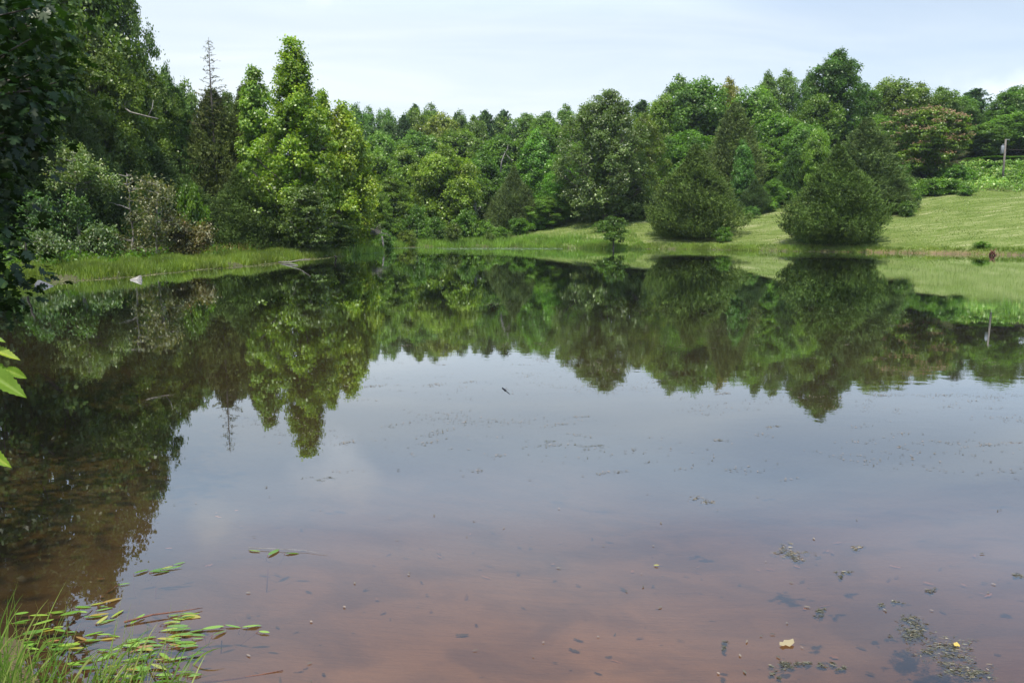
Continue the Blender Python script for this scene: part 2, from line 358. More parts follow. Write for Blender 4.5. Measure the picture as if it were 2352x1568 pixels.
wm = bpy.data.meshes.new('water'); wm.from_pydata([(-40, -1, 0), (60, -1, 0), (60, 92, 0), (-40, 92, 0)], [], [(0, 1, 2, 3)])
tag(link('water', wm, mat=m), kind='structure')

# ------------------------------------------------------------------ tree builders (real metres, base at the origin)
def prof(pts, t):
    a = np.array(pts); return np.interp(t, a[:, 0], a[:, 1])
ROUND = [(0, .45), (.15, .8), (.4, 1), (.65, .92), (.85, .62), (1, .18)]
TALL = [(0, .55), (.2, .85), (.45, 1), (.7, .75), (.88, .45), (1, .15)]
SPIRE = [(0, .8), (.15, 1), (.35, .92), (.5, .66), (.62, .5), (.8, .42), (.93, .28), (1, .1)]
BUSH = [(0, .8), (.3, 1), (.6, .9), (.85, .55), (1, .2)]
CONE = [(0, .72), (.12, .95), (.28, 1), (.5, .82), (.75, .48), (.92, .2), (1, .04)]
EGG = [(0, .62), (.10, .88), (.24, 1), (.42, .84), (.60, .57), (.78, .29), (.90, .12), (1, .02)]

def broadleaf(H, R, cb, pf=ROUND, lobes=22, cl=16, lv=34, ls=.2, cr=.42, lr=(.24, .40), seed=0, flat=.7, shape=DIAMOND, trunk=.16, droop=.15, wratio=.72, fill=.10, gaps=0., bark='bark', leafm='leaf', limbs=True, lean=(0, 0), lobeflat=1.0, inner=1500):
    rng = np.random.default_rng(seed); z0 = H*cb; hh = H-z0
    LC = []; LR = []
    tt = (np.arange(lobes)+rng.uniform(.1, .9, lobes))/lobes
    tt = tt**.9
    for k, t in enumerate(tt):
        rr = prof(pf, t)*R; a = k*2.39996+rng.normal(0, .35)
        lrad = R*rng.uniform(*lr)*(.75+.35*prof(pf, t)); lrad = min(lrad, max(rr*.95, R*.13))
        pr = max(rr-lrad*.85, 0)*rng.uniform(.65, 1.08)
        if t > .93: pr *= .4
        zc = z0+hh*t-(lrad*.8 if t > .85 else 0)
        zc = max(zc, z0*.8+lrad*.4)
        LC.append((math.cos(a)*pr+lean[0]*t, math.sin(a)*pr+lean[1]*t, zc)); LR.append(lrad)
    LC = np.array(LC); LR = np.array(LR)
    # clusters over each lobe's shell
    CP = []; CO = []; CTn = []
    for c, r in zip(LC, LR):
        lt_ = rng.random()
        n = max(4, int(cl*(r/(R*.32))**1.6)); dv = unit(rng.normal(0, 1, (n, 3))+np.array((0, 0, .30))+.55*unit(np.array((c[0], c[1], 0.01))))
        dv[:, 2] *= lobeflat
        CP.append(c+dv*r*rng.uniform(.62, 1.08, (n, 1))); CO.append(dv); CTn.append(np.full(n, lt_))
    if fill:
        n = int(fill*lobes*cl); t = rng.uniform(.05, .85, n); a = rng.uniform(0, 6.28, n); rr = prof(pf, t)*R*rng.uniform(0, .6, n)
        CP.append(np.stack([np.cos(a)*rr, np.sin(a)*rr, z0+hh*t], 1)); CO.append(unit(rng.normal(0, 1, (n, 3))+np.array((0, 0, .5)))); CTn.append(np.zeros(n))
    CP = np.concatenate(CP); CO = np.concatenate(CO); CTn = np.concatenate(CTn)
    if gaps:
        keep = rng.random(len(CP)) > gaps; CP = CP[keep]; CO = CO[keep]; CTn = CTn[keep]
    cnt = rng.integers(int(lv*.6), int(lv*1.4)+1, len(CP))
    C = np.repeat(CP, cnt, 0); O = np.repeat(CO, cnt, 0); ctint = np.repeat(.5*rng.uniform(0, 1, len(CP))+.8*CTn, cnt)
    off = rng.normal(0, 1, (len(C), 3))*np.array((1, 1, flat))*cr*.55
    P = C+off
    P[:, 2] = np.maximum(P[:, 2], .15)
    Nn = unit(O*.7+rng.normal(0, .62, (len(P), 3))+np.array((0, 0, .55)))
    A = unit(rng.normal(0, 1, (len(P), 3))+unit(off)*.6+np.array((0, 0, -droop)))
    A = A-Nn*(A*Nn).sum(1, keepdims=True)
    tint = np.clip(.36*ctint+.56*rng.random(len(P))+.02, 0, 1)
    ln = ls*rng.uniform(.7, 1.3, len(P))
    ln2 = ln; wd2 = ln*wratio
    if inner:
        m_ = inner; t = rng.uniform(.02, .92, m_); a = rng.uniform(0, 6.283, m_); rr = prof(pf, t)*R*rng.uniform(.05, .55, m_)
        P = np.concatenate([P, np.stack([np.cos(a)*rr+lean[0]*t, np.sin(a)*rr+lean[1]*t, z0+hh*t*.95], 1)])
        A = np.concatenate([A, unit(rng.normal(0, 1, (m_, 3)))]); Nn = np.concatenate([Nn, unit(rng.normal(0, 1, (m_, 3))+np.array((0, 0, .3)))])
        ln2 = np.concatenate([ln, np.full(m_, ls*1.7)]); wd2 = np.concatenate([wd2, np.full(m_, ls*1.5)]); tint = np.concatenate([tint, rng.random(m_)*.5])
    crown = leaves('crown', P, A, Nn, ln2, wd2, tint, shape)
    T = Tubes()
    th = H*.86; tp = curve((0, 0, -.3), (lean[0]*.8, lean[1]*.8, th), (rng.normal(0, .03*H), rng.normal(0, .03*H), 0), 9, rng, .02*trunk*5)
    T.add(tp, np.linspace(trunk, trunk*.18, 9)*np.array([1.35]+[1]*8), 8)
    if limbs:
        for c, r in zip(LC, LR):
            zs = max(H*.10, c[2]-np.hypot(c[0], c[1])*rng.uniform(.5, 1.1)); zs = min(zs, th*.95)
            s = np.array((np.interp(zs, tp[:, 2], tp[:, 0]), np.interp(zs, tp[:, 2], tp[:, 1]), zs))
            lrad = trunk*.34*(1-.6*zs/H)+.012
            T.add(curve(s, c, (0, 0, -.06*np.linalg.norm(c-s)), 6, rng, .05), np.linspace(lrad, lrad*.35, 6), 5)
            for q in range(3):
                dv = unit(rng.normal(0, 1, 3)+unit(c-s)); e = c+dv*r*.85
                T.add(curve(c-(c-s)*.15, e, (0, 0, .1*r), 4, rng, .03), np.linspace(lrad*.38, .008, 4), 4, cap=False)
    return dict(crown=crown, trunk=T.mesh('trunk'), R=R, H=H, leaf=leafm, bark=bark, clusters=(CP, CO))

def conifer(H, R, cb=.02, pf=CONE, sprays=2400, per=15, sl=.20, sw=.065, seed=0, lump=.16, L_=(.45, .95), up=.75, trunk=.13, gaps=0, inner=2500, leafm='cedar', bark='bark', bare=0, shape=SLIVER):
    rng = np.random.default_rng(seed); z0 = H*cb; hh = H-z0
    def lumpf(t, a):
        return 1+lump*(np.sin(3*a+5*t*6.28*.6+seed)+.8*np.sin(5*a-9*t+2*seed)+.6*np.sin(2*a+17*t+seed*1.7))/1.6
    n = sprays; t = rng.random(n)**1.12; a = rng.uniform(0, 6.283, n)
    rr = prof(pf, t)*R*lumpf(t, a)*np.where(rng.random(n) < .72, rng.uniform(.76, 1.06, n), rng.uniform(.4, .85, n))
    rad = np.stack([np.cos(a), np.sin(a), np.zeros(n)], 1)
    P0 = rad*rr[:, None]; P0[:, 2] = z0+hh*t*.97
    D = unit(rad*rng.uniform(.35, 1.0, (n, 1))+np.array((0, 0, 1))*rng.normal(up, .35, (n, 1))+rng.normal(0, .28, (n, 3)))
    Ls = rng.uniform(*L_, n)*(.5+.5*prof(pf, t))*np.where(rng.random(n) < .12, 1.5, 1.0); P0 = P0-D*Ls[:, None]*rng.uniform(.25, .65, (n, 1))
    s = rng.random((n, per)); k = n*per
    P = (P0[:, None]+D[:, None]*(s*Ls[:, None])[..., None]+rng.normal(0, .10, (n, per, 3))*(1.15-s)[..., None]).reshape(-1, 3)
    P[:, 2] = np.maximum(P[:, 2], .08)
    A = unit(np.repeat(D, per, 0)+rng.normal(0, .45, (k, 3))); Nn = unit(rng.normal(0, 1, (k, 3))+np.repeat(rad, per, 0)*.6)
    tint = np.clip(np.repeat(rng.random(n), per)*.45+rng.random(k)*.5, 0, 1)
    ln = sl*rng.uniform(.7, 1.3, k); wd = sw*rng.uniform(.7, 1.3, k)
    if inner:
        m_ = inner; t = rng.random(m_); a = rng.uniform(0, 6.283, m_); rr = prof(pf, t)*R*lumpf(t, a)*rng.uniform(.2, .80, m_)
        Pi = np.stack([np.cos(a)*rr, np.sin(a)*rr, z0+hh*t*.95], 1)
        P = np.concatenate([P, Pi]); A = np.concatenate([A, unit(rng.normal(0, 1, (m_, 3))+np.array((0, 0, .5)))]); Nn = np.concatenate([Nn, unit(rng.normal(0, 1, (m_, 3)))])
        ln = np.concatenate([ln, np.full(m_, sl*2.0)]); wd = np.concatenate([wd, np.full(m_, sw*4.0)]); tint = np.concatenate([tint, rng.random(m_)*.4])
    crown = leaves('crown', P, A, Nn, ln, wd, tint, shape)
    T = Tubes(); T.add(curve((0, 0, -.3), (0, 0, H*.97), (rng.normal(0, .1), rng.normal(0, .1), 0), 8), np.linspace(trunk, .015, 8), 7)
    for q in range(26):
        zz_ = H*rng.uniform(.05, .9); tq = (zz_-z0)/hh; a = rng.uniform(0, 6.28); r = max(prof(pf, max(tq, 0))*R*.8, .1)
        T.add(curve((0, 0, zz_), (math.cos(a)*r, math.sin(a)*r, zz_+r*.55), (0, 0, -.1*r), 4), np.linspace(.035, .008, 4), 4, cap=False)
    return dict(crown=crown, trunk=T.mesh('trunk'), R=R, H=H, leaf=leafm, bark=bark, clusters=None)

rnd = random.Random(5)
def place(P, label, x, y, H=None, width=None, color=(1, 1, 1), name='tree', cat='tree', group=None, rot=None, z=None, sink=0.0, leaf=None, syx=1.0):
    z = gz(x, y) if z is None else z
    o = empty(name, (x, y, z-sink)); tag(o, label, cat, group)
    sx = (width/2/P['R']) if width else 1.0; sz = (H/P['H']) if H else 1.0
    o.scale = (sx, sx*syx, sz); o.rotation_euler = (0, 0, rnd.uniform(0, 6.28) if rot is None else rot)
    if P['trunk'] is not None:
        t = link('trunk', P['trunk'], o, M[P['bark']])
    c = bpy.data.objects.new('crown', P['crown']); col.objects.link(c); c.parent = o
    lm = M[leaf or P['leaf']]
    if len(P['crown'].materials) == 0: P['crown'].materials.append(lm)
    c.material_slots[0].link = 'OBJECT'; c.material_slots[0].material = lm
    c.color = (*color, 1)
    return o
def plant(P, label, px, D, topy, wpx, color=(1, 1, 1), **k):
    """a tree whose top shows at (px, topy) in the photo when it stands D metres out"""
    p = at(px, topy, D); x, y = p[0], p[1]; g = gz(x, y); H = max(p[2]-g, .5)
    return place(P, label, x, y, H, wpx*D/FPX, color, **k)

# ------------------------------------------------------------------ prototypes
FA = [broadleaf(11, 4.2, .08, ROUND, 24, 22, 34, .27, .55, seed=11, inner=2200),
      broadleaf(12, 3.8, .08, TALL, 24, 22, 34, .27, .55, seed=12, inner=2000),
      broadleaf(11, 4.0, .05, ROUND, 30, 20, 34, .25, .50, seed=13, lr=(.2, .33), inner=2200),
      broadleaf(12, 3.6, .08, TALL, 28, 19, 34, .25, .50, seed=14, lr=(.18, .34), gaps=.08, inner=1600)]
OA = [broadleaf(14, 4.5, .08, ROUND, 34, 30, 42, .20, .44, seed=21, lr=(.2, .34), inner=3500),
      broadleaf(14, 4.2, .07, TALL, 36, 28, 42, .20, .44, seed=22, lr=(.2, .34), inner=3200),
      broadleaf(14, 4.4, .07, ROUND, 42, 26, 42, .18, .42, seed=23, lr=(.17, .30), gaps=.06, inner=3200)]
BU = [broadleaf(2.4, 1.5, .04, BUSH, 12, 12, 22, .13, .24, seed=31, trunk=.035, leafm='leaf'),
      broadleaf(2.2, 1.6, .02, BUSH, 14, 12, 20, .12, .22, seed=32, trunk=.03),
      broadleaf(2.6, 1.4, .06, ROUND, 12, 12, 22, .15, .24, seed=33, trunk=.035)]
CE = [conifer(9, 3.6, .02, EGG, 4600, 17, .20, .060, 41, up=1.0, inner=4200, lump=.15, L_=(.45, 1.0)),
      conifer(10, 2.6, .02, CONE, 3000, 16, .20, .062, 42, inner=3200),
      conifer(10, 2.8, .03, CONE, 3000, 15, .20, .062, 43, lump=.24, inner=3200),
      conifer(9, 3.4, .01, EGG, 4400, 16, .19, .058, 44, up=.85, lump=.18, inner=4000, L_=(.45, 1.0))]
PINE = conifer(9, 1.7, .25, [(0, .3), (.2, .9), (.45, 1), (.7, .75), (.88, .5), (1, .1)], 420, 16, .28, .11, 51, lump=.4, L_=(.5, 1.0), up=.2, inner=350)

# ---- the hero trees at the waterside
HQ = broadleaf(15, 3.9, .04, [(0, .78), (.12, .95), (.28, 1), (.42, .92), (.55, .70), (.64, .48), (.78, .36), (.9, .26), (1, .1)], 72, 26, 44, .19, .38, seed=61, lr=(.13, .23), leafm='yellow', trunk=.18, gaps=.24, fill=.2, inner=2200)
HR = broadleaf(13, 2.0, .05, TALL, 34, 22, 36, .20, .36, seed=62, lr=(.2, .34), leafm='yellow', trunk=.12, gaps=.1, inner=1800)
HS = broadleaf(10, 2.4, .03, TALL, 34, 22, 38, .20, .38, seed=63, lr=(.2, .34), leafm='yellow', trunk=.12, gaps=.05, inner=1800)
HO = broadleaf(15, 5.6, .05, [(0, .70), (.15, .90), (.4, 1), (.6, .92), (.75, .68), (.9, .44), (1, .2)], 64, 30, 44, .20, .46, seed=64, lr=(.15, .26), leafm='oak', trunk=.26, gaps=.05, inner=6000)


G = lambda g, r=1.0, b=1.0: (r, g, b)
# ------------------------------------------------------------------ left forest, tallest behind
W_ = 'trees of the dark wood on the left bank'
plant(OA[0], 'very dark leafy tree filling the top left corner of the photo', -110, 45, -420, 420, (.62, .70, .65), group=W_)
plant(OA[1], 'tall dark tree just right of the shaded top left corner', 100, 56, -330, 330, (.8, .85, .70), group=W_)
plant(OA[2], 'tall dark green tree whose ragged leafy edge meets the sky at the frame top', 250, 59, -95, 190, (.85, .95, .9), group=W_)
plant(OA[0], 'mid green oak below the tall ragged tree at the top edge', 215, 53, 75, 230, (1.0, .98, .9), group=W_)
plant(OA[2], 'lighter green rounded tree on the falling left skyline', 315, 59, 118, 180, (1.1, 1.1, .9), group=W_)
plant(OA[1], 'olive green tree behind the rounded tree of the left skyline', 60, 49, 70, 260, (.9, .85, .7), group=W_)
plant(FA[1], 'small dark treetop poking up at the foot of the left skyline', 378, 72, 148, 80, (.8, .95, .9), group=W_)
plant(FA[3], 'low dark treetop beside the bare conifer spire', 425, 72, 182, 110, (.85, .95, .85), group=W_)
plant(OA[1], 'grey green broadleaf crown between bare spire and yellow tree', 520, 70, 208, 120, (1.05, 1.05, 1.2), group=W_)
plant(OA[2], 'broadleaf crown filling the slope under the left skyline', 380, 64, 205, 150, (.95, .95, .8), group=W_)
CG = 'cedars of the left bank'
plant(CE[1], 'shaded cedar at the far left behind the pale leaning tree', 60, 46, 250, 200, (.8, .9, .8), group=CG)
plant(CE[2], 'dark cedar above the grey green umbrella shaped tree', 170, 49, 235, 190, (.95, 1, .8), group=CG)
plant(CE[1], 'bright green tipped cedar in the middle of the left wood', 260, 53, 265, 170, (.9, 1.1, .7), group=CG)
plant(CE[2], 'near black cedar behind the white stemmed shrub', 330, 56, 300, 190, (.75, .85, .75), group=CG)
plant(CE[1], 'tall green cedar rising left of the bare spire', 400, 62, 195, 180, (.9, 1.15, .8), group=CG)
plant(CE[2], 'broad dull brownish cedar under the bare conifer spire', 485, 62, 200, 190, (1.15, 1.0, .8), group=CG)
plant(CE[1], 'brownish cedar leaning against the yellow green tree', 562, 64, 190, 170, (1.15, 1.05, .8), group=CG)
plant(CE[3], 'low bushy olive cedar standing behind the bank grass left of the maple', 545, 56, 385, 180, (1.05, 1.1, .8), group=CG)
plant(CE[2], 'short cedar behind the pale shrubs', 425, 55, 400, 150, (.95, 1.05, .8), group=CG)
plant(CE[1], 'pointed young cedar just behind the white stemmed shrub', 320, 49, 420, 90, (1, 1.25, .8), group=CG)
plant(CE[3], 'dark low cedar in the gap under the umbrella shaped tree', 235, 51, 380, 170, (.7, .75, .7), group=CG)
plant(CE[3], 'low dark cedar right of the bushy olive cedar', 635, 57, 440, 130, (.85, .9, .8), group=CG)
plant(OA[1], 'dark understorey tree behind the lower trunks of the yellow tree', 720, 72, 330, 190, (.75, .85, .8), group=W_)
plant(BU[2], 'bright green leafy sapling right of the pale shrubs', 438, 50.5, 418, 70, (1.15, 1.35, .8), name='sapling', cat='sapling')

# ------------------------------------------------------------------ yellow green group
plant(HQ, 'tall yellow green tree with a narrow leafy spire at the waterside', 672, 57, 86, 258, (.95, .95, .85), rot=1.2)
plant(HR, 'paler green tree with two ragged tops left of the yellow green spire', 582, 61, 150, 105, (.85, .92, 1.1), rot=.3)
plant(HS, 'golden yellow tree leaning over the water right of the spire tree', 785, 60, 238, 140, (1.15, 1.05, .8), rot=2.2)
plant(HS, 'short bright yellow green sapling crown at the point right of the golden tree', 832, 66, 400, 75, (1.15, 1.05, .8), rot=.7)
plant(HR, 'narrow golden crown behind the right flank of the spire tree', 738, 60, 205, 85, (1.05, 1.02, .8), rot=2.6)
small = broadleaf(5.2, 2.1, .10, ROUND, 24, 14, 22, .14, .30, seed=71, lr=(.2, .32), leafm='oak', trunk=.07, flat=.35, gaps=.1)
plant(small, 'small dull green maple with layered leaves under the yellow tree', 705, 53.5, 418, 150, (.85, 1.05, .75))
plant(small, 'low shrubby maple hanging over the point beside the dead branches', 778, 57, 500, 110, (.8, 1.05, .7))

# ------------------------------------------------------------------ ridge and wood behind the pond
RG = 'trees on the wooded ridge across the pond'
far = [  # px, D, top, width, proto, colour, label
 (815, 135, 240, 70, 1, (.85, 1.1, 1.25), 'blue green treetop at the left end of the far ridge'),
 (845, 140, 243, 60, 3, (.85, 1.1, 1.2), 'narrow tree second from the left end of the far ridge'),
 (885, 138, 252, 75, 0, (.85, 1.05, 1.2), 'rounded tree on the far ridge left of the dark pine'),
 (950, 142, 250, 95, 2, (1, 1, 1.0), 'olive tree on the far ridge between the two dark pines'),
 (1010, 132, 262, 120, 0, (1.35, 1.1, 1.1), 'brownish flowering oak below the tallest far ridge treetops'),
 (988, 150, 236, 75, 3, (.9, 1, 1.3), 'thin ragged treetop at the highest point of the far ridge'),
 (1058, 150, 252, 60, 3, (.8, .9, 1.1), 'small dark ragged tree in the middle of the far ridge'),
 (1090, 140, 265, 70, 2, (.9, .95, 1), 'dull green tree beside the round dark ridge pine'),
 (1150, 150, 272, 110, 0, (.95, 1, .9), 'low green crown in the dip of the far ridge'),
 (1210, 140, 260, 100, 2, (.85, 1, 1), 'rounded green tree in the centre of the far ridge'),
 (1255, 132, 258, 90, 1, (.9, 1.05, 1), 'green tree where the far ridge begins to rise to the right'),
 (1300, 126, 238, 70, 3, (.85, 1, 1.0), 'ragged treetop left of the great olive oak'),
 (1335, 122, 262, 90, 2, (.9, 1, 1), 'green crown behind the left shoulder of the olive oak'),
 (870, 112, 305, 110, 0, (.95, 1.15, .95), 'bluish green tree halfway down the wooded slope'),
 (955, 118, 300, 130, 2, (.8, 1, 1), 'dark green tree in the heart of the wooded slope'),
 (1060, 120, 298, 130, 0, (1, 1.05, .9), 'broad mid green tree under the ridge dip'),
 (1150, 112, 310, 130, 1, (.8, .98, .9), 'dark green tall tree left of the yellowish sapling'),
 (1255, 112, 285, 150, 2, (.9, 1.05, .95), 'large green tree behind the yellowish sapling'),
 (1330, 104, 330, 120, 0, (.85, 1, .9), 'green tree tucked behind the left side of the olive oak'),
 (1110, 100, 350, 110, 1, (.75, .95, .85), 'dark tree holding a bare twisted dead limb'),
 (930, 99, 330, 110, 3, (1.1, 1.15, .85), 'light green open tree with a pale forked stem'),
 (868, 92, 345, 120, 2, (1.1, 1.2, 1.1), 'pale speckled green tree right of the yellow group'),
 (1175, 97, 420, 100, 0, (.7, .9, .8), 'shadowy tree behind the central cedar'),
]
for px, D, ty, wd, k, c, lab in far:
    plant(FA[k], lab, px, D, ty, wd*1.15, c, group=RG)
for px, D, ty, wd, lab in ((928, 138, 262, 34, 'dark pine on the left part of the far ridge'), (953, 150, 238, 34, 'pointed dark pine beside the highest far ridge tree'),
                           (1046, 150, 258, 18, 'thin dark pine like a post on the far ridge'), (1114, 146, 252, 42, 'round headed dark pine in the middle of the far ridge'),
                           (1157, 150, 252, 36, 'dark pine just left of the centre of the far ridge dip'), (1476, 128, 229, 46, 'dark tree poking up right of the olive oak')):
    plant(PINE, lab, px, D, ty, wd*1.5, (.8, 1.0, 1.0), name='pine_tree', group='pines on the far ridge')
BG = 'trees along the foot of the slope'
hb = broadleaf(9.5, 4.1, .06, ROUND, 44, 28, 42, .21, .42, seed=72, lr=(.18, .30), inner=4000, leafm='leaf')
plant(hb, 'bright green dome shaped tree in the centre behind the far bank', 1022, 91, 338, 175, (1.45, 1.4, .95))
plant(OA[1], 'mid green bank tree between the golden tree and the bright dome', 900, 86, 400, 120, (1.25, 1.25, .95), group=BG)
plant(OA[2], 'leafy tree overhanging the reeds below the pale forked stem', 862, 80, 430, 95, (1.05, 1.15, .9), group=BG)
plant(FA[2], 'dark tree behind the dead stump', 1090, 97, 400, 110, (.8, .95, .9), group=BG)
plant(HS, 'yellowish green tree standing out left of the olive oak', 1232, 98, 300, 95, (.62, .85, .9), group=BG)
plant(CE[0], 'dull central cedar right of the dead stump', 1180, 90, 383, 125, (1.05, 1.0, .9), group='cedars across the pond', name='cedar_tree')
plant(OA[2], 'deep green tree with bright low sprays left of the olive oak trunk', 1295, 91, 385, 130, (.9, 1.3, .9), group=BG)
plant(OA[0], 'leafy young tree at the wood edge right of the central cedar', 1255, 88, 450, 100, (1.0, 1.2, .95), group=BG)
plant(HO, 'great olive green oak on the lawn edge above its own shadow', 1396, 86, 205, 235, (.84, 1.04, .80), rot=.4, name='oak_tree', cat='oak tree')
plant(OA[2], 'olive green tree filling in behind the right side of the great oak', 1480, 91, 262, 120, (1.15, 1.05, .9), group=BG)
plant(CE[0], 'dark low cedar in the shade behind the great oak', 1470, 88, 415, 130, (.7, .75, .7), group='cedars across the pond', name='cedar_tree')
# right slope
RS = 'trees on the slope behind the lawn'
right = [
 (1530, 112, 215, 110, 2, (1.2, 1.25, 1.05), 'light green rounded tree right of the great oak'),
 (1562, 118, 170, 95, 3, (.85, 1, 1.1), 'tall ragged treetop on the skyline right of the great oak'),
 (1608, 112, 182, 150, 0, (.75, .95, .85), 'broad dark green tree on the skyline behind the left lawn cedar'),
 (1580, 100, 300, 150, 2, (.85, 1.1, .95), 'green tree directly behind the top of the left lawn cedar'),
 (1676, 122, 176, 68, 3, (1.5, 1.0, .9), 'brownish ragged treetop on the skyline'),
 (1738, 112, 200, 130, 0, (1.05, 1.25, 1.1), 'bright fresh green rounded tree below the skyline'),
 (1765, 126, 165, 60, 1, (1, 1.1, 1.35), 'pale thin treetop left of its twin on the skyline'),
 (1808, 126, 158, 75, 3, (.95, 1.05, 1.3), 'pale thin treetop beside the giant dark tree'),
 (1790, 104, 262, 130, 2, (.9, 1.15, 1), 'green tree in front of the pale thin treetops'),
 (1745, 98, 330, 110, 1, (1, 1.2, 1), 'leafy green tree right of the olive cedar'),
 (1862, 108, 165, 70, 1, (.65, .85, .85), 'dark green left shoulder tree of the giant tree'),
 (1885, 104, 215, 110, 2, (.85, .95, .8), 'dark olive oak below the giant dark tree'),
 (1850, 98, 285, 110, 0, (.85, 1.1, 1), 'green tree in the gap between olive cedar and giant tree'),
 (1985, 112, 195, 90, 2, (.75, .95, .9), 'dark green tree right of the giant tree'),
 (2045, 114, 182, 120, 0, (1, 1, .95), 'greyish green wide tree on the right skyline'),
 (2110, 116, 188, 100, 3, (1, .98, .9), 'dull ragged tree on the right skyline above the pink tree'),
 (2165, 120, 200, 90, 2, (.85, .95, .9), 'green tree on the right skyline where it starts to drop'),
 (2205, 126, 222, 90, 0, (.8, 1, 1.05), 'low bluish crown on the right skyline left of the small pine'),
 (2255, 128, 252, 120, 2, (.8, .95, 1.0), 'green crown under the small pine'),
 (2328, 116, 200, 90, 1, (.75, .98, .85), 'dark green tall tree at the right edge'),
 (2370, 118, 195, 90, 0, (.85, 1, .9), 'dark tree cut by the right frame edge'),
 (2345, 108, 255, 130, 2, (.95, 1.2, .9), 'layered bright green tree behind the utility pole'),
 (2262, 106, 285, 110, 0, (.75, .9, .8), 'shaded green tree right of the pink flowering tree'),
 (2020, 102, 265, 110, 1, (1.0, 1.2, .9), 'green tree left of the pink flowering tree'),
 (2065, 97, 330, 100, 2, (.7, .9, .75), 'dark leafy tree at the lower left of the pink flowering tree'),
 (2290, 101, 360, 110, 2, (.8, 1.1, .8), 'low green tree left of the utility pole'),
]
for px, D, ty, wd, k, c, lab in right:
    plant(FA[k], lab, px, D, ty, wd*1.18, c, group=RS)
hd = broadleaf(17, 4.6, .12, [(0, .7), (.2, .95), (.4, 1), (.6, .95), (.75, .86), (.88, .6), (1, .25)], 60, 26, 38, .25, .50, seed=73, inner=4500, lr=(.16, .28), leafm='leaf', trunk=.24)
plant(hd, 'giant dark green tree rising highest above the right skyline', 1925, 107, 116, 140, (.62, .85, .8), name='oak_tree', cat='oak tree')
plant(PINE, 'small pointed pine alone on the right skyline', 2242, 128, 203, 75, (.8, 1.1, 1.1), name='pine_tree', cat='tree')
CR = 'cedars across the pond'
plant(CE[3], 'rounded olive cedar standing on the lawn right of the great oak', 1598, 75.5, 330, 208, (1.0, 1.03, .62), group=CR, name='cedar_tree', rot=.5)
plant(CE[0], 'big dense egg shaped cedar at the water edge on the lawn', 1928, 66.5, 331, 226, (.90, 1.0, .58), group=CR, name='cedar_tree', rot=2.1)
plant(CE[2], 'second cedar close behind the big egg shaped cedar', 1995, 79, 268, 165, (1.05, 1.05, .95), group=CR, name='cedar_tree')
plant(CE[3], 'lower spreading cedar showing right of the big egg shaped cedar', 2050, 78, 385, 100, (1.0, 1.0, .9), group=CR, name='cedar_tree')
plant(CE[1], 'tall olive cedar with a broadleaf vine in front', 1690, 91, 232, 140, (1.2, 1.12, .9), group=CR, name='cedar_tree')
plant(CE[3], 'low dark cedar at the lawn edge right of the left lawn cedar', 1735, 86, 410, 85, (.75, .85, .75), group=CR, name='cedar_tree')
plant(CE[1], 'small dark green cedar in the gap behind the lawn', 1825, 92, 345, 75, (.8, 1.05, .7), group=CR, name='cedar_tree')
plant(FA[3], 'bluish green broadleaf growing in front of the tall olive cedar', 1708, 87, 320, 62, (.75, 1.1, 1.15), group=RS)
plant(FA[0], 'light green maple in front of the small dark cedar', 1878, 90, 298, 75, (1.2, 1.35, .9), group=RS)
plant(OA[2], 'leafy shrub tree at the back of the lawn gap', 1778, 88, 410, 60, (.95, 1.25, 1.0), group=RS)

# ------------------------------------------------------------------ bare spire, dead wood, pale shrubs
def part(name, mesh, parent, m, color=(1, 1, 1)):
    return link(name, mesh, parent, M[m], color)
rng = np.random.default_rng(90)
def bare_spire():
    p = at(478, 86, 61); x, y = p[0], p[1]; g = gz(x, y); H = p[2]-g
    o = empty('bare_conifer', (x, y, g)); tag(o, 'nearly bare conifer spire with thin drooping twigs against the sky', 'tree')
    T = Tubes(); T.add([(0, 0, -.2), (.05, 0, H*.5), (0, 0, H*.8), (.03, 0, H)], [.12, .08, .045, .012], 7)
    P = []; A = []
    for k in range(52):
        t = (k+.5)/52; z = H-.25-t*6.2; Lb = .22+1.45*t**.8*rng.uniform(.6, 1.1); a = k*2.4+rng.normal(0, .3)
        e = np.array((math.cos(a)*Lb, math.sin(a)*Lb, z+Lb*rng.uniform(.05, .45)))
        c = curve((0, 0, z), e, (0, 0, -.08), 5, rng, .015); T.add(c, np.linspace(.020, .006, 5), 4, cap=False)
        for q in range(int(3+6*t)):
            b = c[0]+(e-c[0])*rng.uniform(.25, 1); f = b+np.array((rng.normal(0, .16), rng.normal(0, .16), rng.uniform(-.16, .12)))
            T.add([b, (b+f)/2, f], [.008, .006, .004], 3, cap=False)
            for _ in range(int(rng.integers(1, 5)+6*(t > .55))):
                P.append(b+(f-b)*rng.random()+rng.normal(0, .03, 3)); A.append(f-b)
    P = np.array(P); A = np.array(A)
    part('trunk', T.mesh('bare_trunk'), o, 'bark')
    part('crown', leaves('spire_needles', P, A+rng.normal(0, .05, A.shape), rng.normal(0, 1, P.shape), .14, .045, rng.random(len(P)), DIAMOND), o, 'cedar', (1.4, 1.1, 1))
bare_spire()

